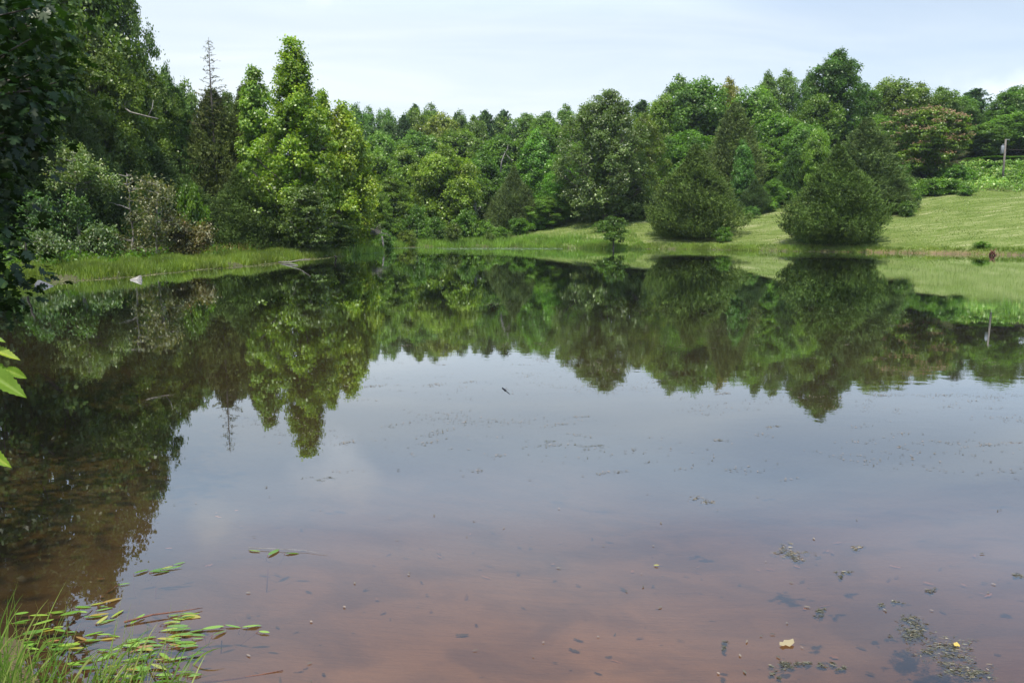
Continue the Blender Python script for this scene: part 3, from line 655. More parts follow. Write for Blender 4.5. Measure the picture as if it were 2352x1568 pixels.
def pale_shrub(label, px, basey, topy, D, spread, seed, layers=9, color=(1, 1, 1), nl=46, stems=1, bare=0, trunkm='pale_bark', low=.12, tilt=0., ls=.19, cat='shrub', name='pale_shrub', fl=1.0):
    """open small tree with drooping lanceolate leaves in flat sprays"""
    r_ = np.random.default_rng(seed); p = at(px, topy, D); x, y = p[0], p[1]; g = gz(x, y); H = p[2]-g; R = spread*D/FPX/2
    o = empty(name, (x, y, g)); tag(o, label, cat, 'small pale leaved trees and shrubs on the left bank')
    T = Tubes(); P = []; A = []; tint = []
    for s_ in range(stems):
        top = np.array((tilt*H+r_.normal(0, .1*R)*(s_ > 0)+(s_*.5-.25*(stems-1))*R, r_.normal(0, .2), H*(1 if s_ == 0 else r_.uniform(.7, .95))))
        foot = np.array((-.15*tilt*H, 0, -.2)); tp = curve(foot, top, (r_.normal(0, .10), r_.normal(0, .1), 0), 10, r_, .05)
        rad = .018*H**.8+.012; T.add(tp, np.linspace(rad, .012, 10), 6)
        for k in range(layers):
            t = low+(1-low)*(k+.6)/layers; i0 = t*9; a_ = tp[int(min(i0, 8))]+(tp[int(min(i0, 8))+1]-tp[int(min(i0, 8))])*(i0-int(i0))
            for q in range(3):
                an = r_.uniform(0, 6.28); Lb = R*r_.uniform(.45, 1.0)*(1.0 if t < .75 else 1.25-.9*(t-.45))/(1 if stems == 1 else 1.5)
                e = a_+np.array((math.cos(an)*Lb, math.sin(an)*Lb*.8, Lb*r_.uniform(.0, .3)))
                c = curve(a_, e, (0, 0, .10*Lb), 5, r_, .03); T.add(c, np.linspace(rad*.4, .006, 5), 4, cap=False)
                if t > 1-bare: continue
                for u in range(int(5+Lb*4)):
                    b = c[1]+(e-c[1])*r_.uniform(.05, 1.1)+np.array((r_.normal(0, .16), r_.normal(0, .16), r_.normal(.02, .07)))
                    T.add([b-np.array((0, 0, .0)), (b+c[2])/2, c[2]], [.003, .004, .006], 3, cap=False) if u % 3 == 0 else None
                    n = int(nl/3.6*r_.uniform(.6, 1.4)); ph = r_.uniform(0, 6.28, n)
                    dv = np.stack([np.cos(ph), np.sin(ph), -r_.uniform(.1, 1.3, n)], 1)
                    P.append(b+unit(dv)*ls*.45+r_.normal(0, 1, (n, 3))*np.array((.12, .12, fl*.2))); A.append(dv); tint.append(np.clip(r_.random()*.35+r_.random(n)*.65, 0, 1))
    P = np.concatenate(P); A = np.concatenate(A); tint = np.concatenate(tint)
    part('trunk', T.mesh('shrub_stems'), o, trunkm)
    Nn = unit(r_.normal(0, .55, P.shape)+np.array((0, 0, 1.0)))
    part('crown', leaves('shrub_leaves', P, A, Nn, ls*r_.uniform(.7, 1.2, len(P)), ls*.42, tint, DIAMOND), o, 'persimmon', tuple(q*f for q, f in zip(color, (.95, 1.0, .62))))
    return o
pale_shrub('umbrella shaped small tree with grey green drooping leaves and a thin crooked stem', 165, 570, 345, 44, 185, 1, layers=6, low=.60, nl=84, color=(1.35, 1.4, 1.25), name='small_tree', cat='tree')
pale_shrub('lower green leaved branchy sapling left of the umbrella shaped tree', 92, 590, 452, 42, 120, 2, layers=8, nl=52, color=(.75, 1.15, .8), trunkm='bark', name='small_tree', cat='tree')
pale_shrub('leafy bough shaped sapling lit bright in front of the umbrella tree stem', 172, 580, 452, 43, 75, 12, layers=4, low=.6, nl=48, color=(.95, 1.35, .75), trunkm='bark', name='small_tree', cat='tree')
pale_shrub('white stemmed shrub with curled brownish leaves leaning right', 352, 592, 420, 44, 150, 3, layers=10, nl=44, tilt=.10, low=.10, color=(1.3, 1.0, 1.15))
pale_shrub('crooked grey stemmed shrub with a bare dead top', 292, 590, 398, 45, 120, 4, layers=10, nl=44, bare=.42, low=.1, color=(1.15, .95, 1.05))
pale_shrub('low reddish leaved bush at the right end of the pale shrubs', 425, 596, 500, 44.5, 105, 5, layers=8, nl=52, stems=3, low=.1, color=(1.35, .85, .95))
pale_shrub('dull green low shrub overhanging the dark hollow', 228, 590, 528, 42, 120, 6, layers=6, nl=50, stems=2, low=.35, color=(.85, 1.0, .8))
pale_shrub('rusty leaved low bush among the grass at the far left', 110, 600, 545, 38, 110, 7, layers=6, nl=46, stems=3, low=.1, color=(.85, .95, .75))

# leaning dark bare trunk beside the left frame edge
def bare_trunk(name, label, foot, top, r0, m='bark', bend=(.1, 0, 0), twigs=6, seed=1, cat='tree'):
    r_ = np.random.default_rng(seed); T = Tubes(); f = np.array(foot, float); t_ = np.array(top, float)
    o = empty(name, foot); c = curve((0, 0, -.4), t_-f, bend, 9, r_, r0*.5); T.add(c, np.linspace(r0, r0*.35, 9), 7)
    tag(o, label, cat); part('trunk', T.mesh('trunk'), o, m)
    for k in range(twigs):
        b = c[r_.integers(3, 9)]; e = b+np.array((r_.normal(0, .5), r_.normal(0, .4), r_.uniform(.1, .7)))*np.linalg.norm(t_-f)*.25
        B = Tubes(); B.add(curve(b, e, r_.normal(0, .05, 3), 5, r_, .02), np.linspace(r0*.3, .006, 5), 4); part('branch', B.mesh('branch'), o, m)
    return o
def foot_at(px, D): p = at(px, 560, D); return (p[0], p[1], gz(p[0], p[1]))
bare_trunk('leaning_trunk', 'dark slender leaning trunk on the bank near the left edge', foot_at(46, 33), at(64, 545, 33), .085, 'darkwood', (-.12, 0, 0), 3, 1, 'tree trunk')
bare_trunk('dead_stump', 'tall pale broken dead stump standing in front of the wood', foot_at(1092, 93), at(1091, 432, 93), .30, 'dead', (.05, 0, 0), 3, 2, 'stump')
bare_trunk('slim_trunk', 'thin pale bare stem beside the small maple', foot_at(690, 54), at(688, 470, 54), .045, 'pale_bark', (.05, 0, 0), 2, 3, 'tree trunk')
bare_trunk('slim_trunk', 'thin dark post like stem standing in the reeds at the point', foot_at(812, 60), at(813, 500, 60), .05, 'bark', (.03, 0, 0), 2, 4, 'tree trunk')

def dead_branches(label, px, py, D, w, seed, name='dead_branches'):
    r_ = np.random.default_rng(seed); p = at(px, py, D); g = gz(p[0], p[1]); o = empty(name, (p[0], p[1], g)); tag(o, label, 'fallen branch')
    T = Tubes(); hz = p[2]-g
    for k in range(11):
        a = r_.uniform(-.35, .55); Lb = w*r_.uniform(.5, 1.0); s_ = 1 if k % 4 else -.6
        e = np.array((s_*math.cos(a)*Lb, r_.normal(0, .6), hz+math.sin(a)*Lb*.35-.2*k/11))
        c = curve((r_.normal(-w*.2, .2), 0, hz*r_.uniform(.7, 1.0)), e, (0, 0, .25), 6, r_, .05); T.add(c, np.linspace(.07, .02, 6), 5)
        for q in range(3):
            b = c[r_.integers(2, 6)]; T.add([b, b+r_.normal(0, .16, 3)+np.array((.2*s_, 0, 0)), b+np.array((.5*s_, 0, r_.normal(0, .3)))], [.02, .015, .008], 4)
    T.add([(-w*.25, 0, -.2), (-w*.2, 0, hz*.5), (-w*.2, 0, hz)], [.16, .14, .10], 7); T.add([(w*.85, .3, -.2), (w*.85, .3, hz*.3), (w*.8, .2, hz*.75)], [.09, .08, .05], 6)
    o2 = part('branch_tangle', T.mesh('branch_tangle'), o, 'dead')
dead_branches('tangle of bleached dead branches low over the reeds in the centre left', 838, 533, 66, 1.7, 5)
def limb(label, pts, r0, m='dead', name='dead_limb'):
    o = empty(name, pts[0]); tag(o, label, 'dead limb'); T = Tubes(); P = np.array(pts)-np.array(pts[0]); T.add(P, np.linspace(r0, r0*.25, len(P)), 5)
    T.add([P[len(P)//2], P[len(P)//2]+np.array((.3, 0, .5)), P[len(P)//2]+np.array((.35, .1, 1.0))], [r0*.5, r0*.35, r0*.2], 4)
    part('limb', T.mesh('limb'), o, m)
limb('long bare dead limb slanting down across the left wood', [at(272, 238, 53), at(300, 258, 51.5), at(340, 268, 50.5), at(364, 273, 50)], .07)
limb('twisted bare dead limb showing in the middle of the wooded slope', [at(1150, 395, 94), at(1152, 372, 94), at(1160, 352, 94), at(1168, 360, 94), at(1176, 372, 94)], .10)

# ------------------------------------------------------------------ small tree at the water edge, mimosa
wt = broadleaf(2.9, 1.05, .30, ROUND, 16, 12, 24, .13, .22, seed=75, lr=(.24, .42), trunk=.07, inner=0, flat=.5, gaps=.3)
plant(wt, 'little tree with a dark trunk standing at the water edge under the oak', 1410, 72.0, 498, 66, (.8, .95, 1.0), name='small_tree')
mi = broadleaf(10, 5.0, .10, [(0, .6), (.2, .9), (.45, 1), (.7, .9), (.9, .55), (1, .3)], 40, 26, 34, .24, .40, seed=76, lr=(.18, .30), flat=.35, lobeflat=.55, inner=3500, trunk=.2)
mo = plant(mi, 'wide flat topped tree covered in pink blossom on the right slope', 2132, 94, 238, 190, (.95, 1.0, .62), name='flowering_tree', cat='flowering tree', rot=.8)
CP, CO = mi['clusters']; r_ = np.random.default_rng(8)
sel = (CO[:, 2] > .05) & (r_.random(len(CP)) < .6)
C = np.repeat(CP[sel], 16, 0)+r_.normal(0, 1, (int(sel.sum())*16, 3))*np.array((.30, .30, .10))+np.array((0, 0, .22))
bl = leaves('blossom', C, r_.normal(0, 1, C.shape), r_.normal(0, .5, C.shape)+np.array((0, 0, 1)), .20, .16, r_.random(len(C)), DIAMOND)
part('blossom', bl, mo, 'blossom')

# ------------------------------------------------------------------ shrubs along the edges
BGr = 'bushes along the foot of the wood'
for px, D, ty, wd, k, c, lab in (
 (1000, 82, 497, 62, 0, (.9, 1.1, 1.0), 'grey green little tree like bush on the far bank in the centre'),
 (1040, 79, 513, 48, 1, (1.0, .95, .85), 'round olive bush just right of the little grey green bush'),
 (1068, 86, 480, 60, 2, (1.0, 1.25, .9), 'bright leafy bush in front of the dead stump'),
 (1108, 84, 508, 62, 1, (1.1, 1.3, .9), 'low green bush right of the dead stump'),
 (1150, 83, 520, 60, 0, (1.0, 1.2, .95), 'low mixed green bush left of where the lawn begins'),
 (1125, 79, 535, 36, 1, (.95, .95, .8), 'small rounded olive bush where the lawn begins'),
 (1195, 86, 500, 60, 2, (.95, 1.25, 1.0), 'green bush at the left tip of the lawn'),
 (1235, 88, 490, 60, 0, (.8, 1.1, .9), 'dark green bush at the wood edge left of the oak'),
 (955, 84, 470, 70, 0, (.9, 1.15, .9), 'leafy bush under the bright dome tree'),
 (905, 80, 500, 70, 2, (1.05, 1.2, .9), 'light green bush behind the reeds centre left'),
 (935, 78, 530, 50, 1, (1.15, 1.05, .7), 'brownish green low bush in the reeds'),
 (885, 74, 530, 50, 1, (1.0, 1.3, 1.2), 'pale bluish tuft like bush in the reeds'),
 (1385, 80.5, 505, 50, 0, (.8, .95, .7), 'dark scrubby bush below the great oak trunk'),
 (1660, 72, 520, 50, 0, (1.0, 1.3, .9), 'light green shoots at the right foot of the rounded lawn cedar'),
 (1760, 86, 450, 60, 0, (1.1, 1.4, 1.0), 'bright green bush at the top of the lawn gap'),
 (1725, 83, 475, 45, 1, (.8, 1.1, 1.1), 'small dark bush left of the lawn gap'),
 (1800, 90, 430, 60, 2, (1.1, 1.4, 1.0), 'fresh green bush behind the lawn gap'),
 (2092, 79, 430, 60, 2, (1.05, 1.25, 1.15), 'pale silvery bush right of the cedars'),
 (2085, 75.5, 462, 48, 1, (1.0, 1.15, 1.25), 'rounded bluish bush at the lawn edge right of the cedars'),
 (2140, 84, 410, 80, 0, (.95, 1.2, .8), 'green thicket bush below the pink flowering tree'),
 (2180, 84, 412, 70, 2, (1.0, 1.3, .85), 'leafy bush right of the thicket under the pink tree'),
 (2222, 82, 425, 44, 0, (.8, 1.1, .75), 'dark bush alone at the lawn edge left of the utility pole'),
 (2200, 90, 380, 90, 1, (.8, 1.15, .9), 'dark green bush at the back of the tall weeds'),
 (2060, 88, 375, 80, 0, (.75, 1.0, .8), 'shadowed bush behind the silvery bush'),
 (2300, 97, 380, 110, 2, (.85, 1.2, .85), 'long green bush behind the utility pole'),
 (2362, 90, 400, 70, 0, (1.0, 1.3, .8), 'bright bush at the right frame edge above the lawn'),
 (600, 60, 520, 90, 1, (.9, 1.0, .75), 'brownish bush in front of the low dark cedar'),
 (655, 59, 505, 70, 0, (.8, .9, .7), 'dark bush left of the thin pale stem'),
 (505, 56, 520, 90, 2, (.8, 1.0, .7), 'bush at the foot of the bushy olive cedar'),
 (735, 58, 520, 70, 0, (.7, .9, .7), 'dark bush between the maple and the point'),
 (30, 44, 540, 90, 2, (.75, .95, .7), 'shaded bush at the far left edge'),
 (290, 49, 545, 80, 1, (.8, 1.1, .7), 'dark green bush behind the grey crooked shrub'),
 (375, 50, 540, 80, 0, (.8, 1.1, .7), 'green bush behind the leaning white stemmed shrub'),
 (1535, 86, 470, 70, 0, (.7, .95, .75), 'dark bush at the wood edge left of the rounded lawn cedar'),
):
    plant(BU[k], lab, px, D, ty, wd, c, name='bush', cat='bush', group=BGr)

# ------------------------------------------------------------------ grasses and weeds
BLADE = np.array([(0, .5, 0), (.5, .42, .3), (1, 0, 1.6), (.5, -.42, .3), (0, -.5, 0)])
def scatter(n, dens, x0, x1, y0, y1, seed):
    """random points where dens(x, y, d, z) > rand"""
    r_ = np.random.default_rng(seed); out = []
    tot = 0
    while tot < n:
        X = r_.uniform(x0, x1, n*2); Y = r_.uniform(y0, y1, n*2); Z, D_ = terr(X, Y)
        k = r_.random(len(X)) < dens(X, Y, D_)
        out.append(np.stack([X[k], Y[k], Z[k]], 1)); tot += int(k.sum())
        if len(out) > 30: break
    return np.concatenate(out)[:n], r_
def blades(name, P, r_, h, wd, spread=.35, color=(1, 1, 1), tshift=0.0, matn='grass', kind='stuff'):
    n = len(P); A = np.stack([r_.normal(0, spread, n), r_.normal(0, spread, n), np.ones(n)], 1)
    Nn = np.stack([r_.normal(0, 1, n), r_.normal(0, 1, n)-.4, np.zeros(n)+.2], 1)
    patch_ = .5+.5*wav(P[:, 0], P[:, 1], 1.6, 3)
    tint = np.clip(.35*patch_+.5*r_.random(n)+tshift, 0, 1)
    me_ = leaves(name, P-np.array((0, 0, .03)), A, Nn, h, wd, tint, BLADE, 0)
    o = link(name, me_, None, M[matn], color); tag(o, kind=kind); return o
tuft = lambda x, y: np.clip(.25+.9*wav(x, y, 3.0, 1)+.35, .05, 1)
inview = lambda X, Y: (np.abs(X) < .70*Y+3)
# sedge fringe on the left bank
P, r_ = scatter(62000, lambda X, Y, d: (d > .0)*(d < 11)*tuft(X, Y)*inview(X, Y)*ss(8.5, 1, d), -34, -9, 20, 66, 101)
hh = (.22+.26*tuft(P[:, 0], P[:, 1]))*r_.uniform(.6, 1.25, len(P))
blades('bank_grass', P, r_, hh, .032, .28, (.74, .72, .5), .14)
# dry tan stalks behind it
P, r_ = scatter(5200, lambda X, Y, d: (d > 4.5)*(d < 11)*tuft(Y, X)*inview(X, Y), -24, -11, 44, 62, 102)
blades('dry_grass', P, r_, r_.uniform(.4, .95, len(P)), .016, .22, (1.15, .85, .9), .38)
# forest floor herbs at the left
P, r_ = scatter(30000, lambda X, Y, d: (d > 4.0+1.5*wav(X, Y, 1.2))*(d < 18)*inview(X, Y), -45, -9, 28, 72, 103)
r2 = r_.normal(0, 1, P.shape); P2 = P+np.array((0, 0, 1))*r_.uniform(0, .75, (len(P), 1))*tuft(P[:, 1], P[:, 0])[:, None]
o = link('undergrowth', leaves('undergrowth', P2, r2, r_.normal(0, .5, P.shape)+np.array((0, 0, 1)), .17, .12, r_.random(len(P))*.8), None, M['leaf'], (.8, 1.0, .6)); tag(o, kind='stuff')
# reeds along the far centre shore
P, r_ = scatter(30000, lambda X, Y, d: (d > -.5)*(d < 9)*ss(9, 0, d)*tuft(X, Y)*inview(X, Y), -20, 12, 56, 86, 104)
blades('reeds', P, r_, r_.uniform(.25, .75, len(P))*(1.0-.45*ss(-2, 10, P[:, 0])), .035, .22, (.80, .92, .75), .10)
# mown lawn blades and the longer fringe at the water
P, r_ = scatter(70000, lambda X, Y, d: (d > .3)*(d < 34)*inview(X, Y)*ss(-7, 4, X)*np.clip(.55+.5*wav(X, Y, 1.4, 4), .2, 1), -6, 66, 46, 112, 105)
blades('lawn_grass', P, r_, r_.uniform(.05, .14, len(P)), .05, .9, (.80, .82, .75), .10)
P, r_ = scatter(22000, lambda X, Y, d: (d > -.12)*(d < 1.8)*ss(2.0, .1, d)*inview(X, Y)*tuft(X, Y)*(1-.75*ss(25, 29, X)*(d < .55)), 2, 44, 46, 80, 106)
blades('shore_grass', P, r_, r_.uniform(.10, .30, len(P)), .032, .4, (.88, .88, .75), .12)
# tall leafy weeds at the top of the lawn on the right
P, r_ = scatter(26000, lambda X, Y, d: (d > 27.5+2*wav(X, Y, .8))*(d < 46)*inview(X, Y)*ss(33, 39, X)*tuft(X, Y), 32, 75, 70, 116, 107)
n_ = len(P); hz = (.30+.60*tuft(P[:, 0], P[:, 1]))*r_.random(n_)**.5
P = P+np.array((0, 0, 1))*hz[:, None]
o = link('tall_weeds', leaves('tall_weeds', P, r_.normal(0, 1, P.shape), r_.normal(0, .6, P.shape)+np.array((0, -.3, 1)), .26, .16, np.clip(r_.random(n_)*.7+.3*tuft(P[:, 0], P[:, 1]), 0, 1)), None, M['weed'], (1.0, 1.05, .9)); tag(o, kind='stuff')
# ragged low growth under the trees behind the lawn and the far bank
P, r_ = scatter(30000, lambda X, Y, d: (d > 11+23*ss(-3, 12, X)+1.5*wav(X, Y, 1.1))*(d < 24+20*ss(-3, 12, X))*inview(X, Y)*tuft(X, Y), -30, 70, 66, 120, 108)
P = P+np.array((0, 0, 1))*(r_.random((len(P), 1))*.9)
o = link('wood_edge_growth', leaves('wood_edge_growth', P, r_.normal(0, 1, P.shape), r_.normal(0, .6, P.shape)+np.array((0, -.3, 1)), .30, .20, r_.random(len(P))*.85), None, M['leaf'], (.95, 1.15, .8)); tag(o, kind='stuff')

# ------------------------------------------------------------------ things floating on the water
def flat_mat(name, stops, rough=.5, gloss=.06, trans=.15):
    return leaf_mat(name, stops, trans=trans, gloss=gloss, rough=rough, tboost=(1, 1, 1), cloud=.1, lift=1.0)
M['pad'] = flat_mat('lily_pad', [(0, (.05, .10, .03)), (.6, (.13, .20, .06)), (.9, (.25, .31, .17)), (1, (.42, .45, .32))], gloss=.12, rough=.3)
M['algae'] = flat_mat('algae', [(0, (.035, .035, .020)), (.5, (.085, .080, .045)), (.85, (.19, .15, .095)), (1, (.30, .22, .15))])
M['debris'] = flat_mat('floating_bits', [(0, (.05, .045, .03)), (.5, (.13, .11, .075)), (1, (.30, .22, .16))])
M['scum'] = flat_mat('pond_scum', [(0, (.07, .09, .02)), (.6, (.16, .17, .05)), (1, (.28, .24, .11))])
def disc_leaf(k=9, notch=True):
    a = np.linspace(.25, 2*math.pi-.25, k); return np.array([(.0, 0, 0)]+[(.5*math.cos(t), .5*math.sin(t), .02*(i % 2)) for i, t in enumerate(a)])
def floaters(name, P, r_, ln, wd, shape, matn, tilt=.03, tint=None, color=(1, 1, 1)):
    n = len(P); a = r_.uniform(0, 6.283, n); A = np.stack([np.cos(a), np.sin(a), r_.normal(0, tilt, n)], 1)
    Nn = np.stack([r_.normal(0, tilt, n), r_.normal(0, tilt, n), np.ones(n)], 1)
    return leaves(name, P, A, Nn, ln, wd, r_.random(n) if tint is None else tint, shape)
def patch_px(n, x0, x1, y0, y1, r_, mask=None, z=.012):
    px = r_.uniform(x0, x1, n*3); py = r_.uniform(y0, y1, n*3)
    if mask is not None:
        k = mask(px, py); px = px[k]; py = py[k]
    px = px[:n]; py = py[:n]
    return np.array([on_water(a, b, z) for a, b in zip(px, py)])
r_ = np.random.default_rng(120)
P = patch_px(150, 776, 878, 573.5, 583.5, r_, lambda x, y: ((x-826)/52)**2+((y-578.6)/4.6)**2 < 1)
tag(link('lily_pads', floaters('lily_pads', P, r_, r_.uniform(.20, .34, len(P)), r_.uniform(.2, .34, len(P)), disc_leaf(), 'pad', .10), None, M['pad']), kind='stuff')
P = patch_px(1300, 880, 1290, 565.5, 574.5, r_, lambda x, y: (r_.random(len(x)) < np.exp(-((y-571+.001*(x-1180))/1.9)**2))*((x > 1020) | (y < 570.5)))
tag(link('far_lily_pads', floaters('far_lily_pads', P, r_, r_.uniform(.12, .28, len(P)), .2, disc_leaf(7), 'pad', .02), None, M['pad'], (.95, .95, 1.0)), kind='stuff')
# scum line along the left bank
X = r_.uniform(-22, -8.5, 40000); Y = r_.uniform(20, 56, 40000); D_ = sdist(X, Y); w_ = .45+.8*np.clip(wav(X, Y, .9, 2)+.4, 0, 1.2)
k = (D_ < 0) & (-D_ < w_) & (r_.random(40000) < .8) & inview(X, Y); P = np.stack([X[k], Y[k], np.full(k.sum(), .006)], 1)
tag(link('pond_scum', floaters('pond_scum', P, r_, r_.uniform(.05, .14, len(P)), .07, OVAL, 'scum', .01), None, M['scum']), kind='stuff')
# scattered specks and flecks
C = []
for q in range(310):
    if r_.random() < .25: continue
    py = 690+400*r_.random()**1.35; px = r_.uniform(560, 2352) if py < 1010 else r_.uniform(700, 2352)
    if px < 900 and r_.random() < .55: continue
    c = on_water(px, py, .006); n = int(r_.integers(2, 22)*(1.0 if py < 1020 else .5))+1; s_ = r_.uniform(.05, .26); a = r_.normal(0, .45)
    u = r_.normal(0, 1, (n, 2))*np.array((s_, s_*.3)); v = np.stack([u[:, 0]*math.cos(a)-u[:, 1]*math.sin(a), u[:, 0]*math.sin(a)+u[:, 1]*math.cos(a), np.zeros(n)], 1)
    C.append(c+v)
    if r_.random() < .18:
        for _k in range(4): C.append(c+v*r_.uniform(.6, 1.5)+np.array((r_.normal(0, .5), r_.normal(0, .25), 0)))
for q in range(70):
    C.append(on_water(r_.uniform(350, 2352), r_.uniform(1050, 1568), .006)[None])
P = np.concatenate(C)
o = link('floating_specks', floaters('floating_specks', P, r_, r_.uniform(.010, .040, len(P)), r_.uniform(.006, .014, len(P)), OVAL, 'debris', .02, np.clip(r_.random(len(P))**1.5, 0, 1)), None, M['debris']); tag(o, kind='stuff')

def algae_mat(label, blobs, seed, n_=260, tone=(0, 1), name='algae_mat', color=(1, 1, 1)):
    """blobs : (px, py, half width px, half height px, share) ; filaments and flakes lying in the surface film"""
    n = int(n_*2.6); r_ = np.random.default_rng(seed); c0 = on_water(blobs[0][0], blobs[0][1]); P = []; A = []
    for (px, py, hw, hh_, sh) in blobs:
        m_ = int(n*sh); sub = max(4, m_//30)
        sc_ = np.stack([r_.normal(px, hw*.5, sub), r_.normal(py, hh_*.5, sub)], 1)
        for k in range(m_):
            s_ = sc_[r_.integers(sub)]; q = on_water(s_[0]+r_.normal(0, hw*.10+1), s_[1]+r_.normal(0, hh_*.10+.6), 0)
            q[2] = r_.uniform(-.022, .004); P.append(q-np.array((c0[0], c0[1], 0))); a = r_.normal(-.35, .7); A.append((math.cos(a), math.sin(a), r_.normal(0, .08)))
    P = np.array(P); A = np.array(A); k = len(P)
    o = link(name, leaves(name, P, A, r_.normal(0, .35, P.shape)+np.array((0, 0, 1)), r_.uniform(.008, .036, k), r_.uniform(.0018, .0055, k), np.clip(r_.uniform(*tone, k), 0, 1), OVAL), None, M['algae'], color)
    o.location = (c0[0], c0[1], 0); tag(o, label, 'algae', 'patches of algae floating on the pond')
algae_mat('largest ragged olive mat of algae in the lower right corner', [(2100, 1450, 40, 26, .34), (2160, 1490, 60, 24, .3), (2200, 1530, 60, 24, .2), (2085, 1420, 18, 10, .08), (2235, 1545, 40, 14, .12)], 1, 2100, (0, .85))
algae_mat('curved dark strip of algae at the bottom edge left of the largest mat', [(1805, 1528, 26, 9, .5), (1785, 1548, 10, 10, .15), (1850, 1522, 20, 4, .2)], 2, 360, (0, .8))
algae_mat('thin right hand continuation of the curved algae strip at the bottom edge', [(1900, 1524, 22, 5, .6), (1932, 1534, 12, 5, .4)], 22, 180, (0, .8))
algae_mat('tan and grey patch of algae with a curled tail above the dark clump', [(1822, 1270, 32, 9, .5), (1800, 1262, 16, 14, .25), (1830, 1284, 24, 5, .25)], 3, 560, (.3, 1))
algae_mat('thin pinkish drift of algae in the open water right of centre', [(1600, 1143, 18, 5, .5), (1628, 1153, 18, 5, .5)], 4, 260, (.4, 1))
algae_mat('small pinkish fleck of algae right of the tan and grey patch', [(1972, 1256, 20, 4, .7), (1962, 1262, 9, 3, .3)], 5, 130, (.3, 1))
algae_mat('small L shaped tuft of algae below the pinkish fleck', [(1940, 1311, 15, 3, .5), (1929, 1325, 5, 11, .5)], 6, 130, (.1, .9))
algae_mat('compact dark tuft of algae in the lower right water', [(1885, 1402, 13, 6, .7), (1878, 1412, 8, 5, .3)], 7, 150, (0, .6))
algae_mat('little grey algae tuft just above the left tip of the largest mat', [(2032, 1388, 10, 5, 1)], 8, 65, (.1, .8))
algae_mat('flat little algae tuft touching the one above the largest mat on its right', [(2060, 1380, 13, 3, 1)], 18, 65, (.1, .8))
algae_mat('lone grey algae tuft high right of the largest mat', [(2140, 1356, 13, 6, 1)], 9, 80, (.2, .8))
algae_mat('thin hooked strand of algae at the bottom centre right', [(1668, 1472, 9, 2, .4), (1662, 1485, 2, 12, .6)], 10, 70, (0, .6))
algae_mat('small olive algae patch at the right frame edge', [(2335, 1320, 16, 5, 1)], 11, 110, (.2, .9))
algae_mat('row of dark algae flecks on the bright sky reflection in mid pond', [(1360, 1024, 36, 4, 1)], 12, 150, (0, .5))
algae_mat('dark algae flecks left of the longer row in mid pond', [(1250, 1012, 24, 5, 1)], 13, 90, (0, .5))
algae_mat('cluster of dark flecks over the pale cloud reflection', [(745, 1097, 34, 4, 1)], 14, 110, (0, .6))
algae_mat('brown fleck of algae below the tip of the giant tree reflection', [(1778, 978, 20, 4, 1)], 15, 110, (.2, .9))
algae_mat('pale algae wisp at the right edge of the bright water', [(2330, 1016, 34, 3, 1)], 16, 110, (.6, 1))

# ---- single leaves, sticks, stones
def one_leaf(name, label, px, py, ln, wd, m, color, tint=.6, a=0.2, shape=OVAL, cat='leaf', z=.008):
    c = on_water(px, py, z); o = link(name, leaves(name, [(0, 0, 0)], [(math.cos(a), math.sin(a), .02)], [(.05, -.05, 1)], ln, wd, [tint], shape), None, M[m], color)
    o.location = tuple(c); tag(o, label, cat)
CURL = np.array([(0, .0, 0), (.12, .30, .15), (.35, .32, .02), (.5, .5, .10), (.8, .42, .05), (1, .30, .2), (.93, -.1, .05), (.7, -.38, .12), (.45, -.5, .0), (.3, -.22, .06), (.1, -.35, .1)])
one_leaf('floating_leaf', 'tan torn dry leaf floating above the curved algae strip', 1808, 1477, .095, .055, 'debris', (1.3, 1.35, 1.0), .8, .3, CURL)
one_leaf('floating_leaf', 'bright yellow leaf lying on the largest algae mat', 2197, 1480, .035, .035, 'debris', (2.1, 2.0, .6), .8, .5, CURL)
one_leaf('floating_leaf', 'tiny yellow green leaf alone in the lower centre water', 1508, 1297, .040, .018, 'debris', (1.3, 1.6, .6), .8, 0)
one_leaf('floating_leaf', 'small dark speck like leaf left of mid pond', 915, 1078, .030, .02, 'debris', (.4, .4, .4), .2, 0)
def stick(name, label, pts, r0, m, cat='stick', parent=None):
    p0 = np.array(pts[0], float); P = np.array(pts, float)-p0; T = Tubes(); T.add(P, np.linspace(r0, r0*.35, len(P)), 6)
    o = link(name, T.mesh(name), None, M[m]); o.location = tuple(p0); tag(o, label, cat); return o
M['redtwig'] = bark_mat('red_twig', (.10, .035, .02), (.22, .09, .05), 20)
stick('twig', 'thin reddish twig lying across the pondweed', [on_water(285, 1428, .012), on_water(350, 1411, .02), on_water(420, 1402, .018), on_water(465, 1395, .01)], .006, 'redtwig')
stick('twig', 'faint brown twig in the shallow water at the bottom left', [on_water(470, 1566, -.01), on_water(540, 1558, -.005), on_water(600, 1548, .0), on_water(650, 1538, .004)], .005, 'redtwig')
stick('straw', 'long pale grass straw floating above the small pondweed sprig', [on_water(570, 1257, .01), on_water(640, 1260, .012), on_water(700, 1263, .01), on_water(752, 1273, .004)], .0022, 'pale_bark', 'straw')
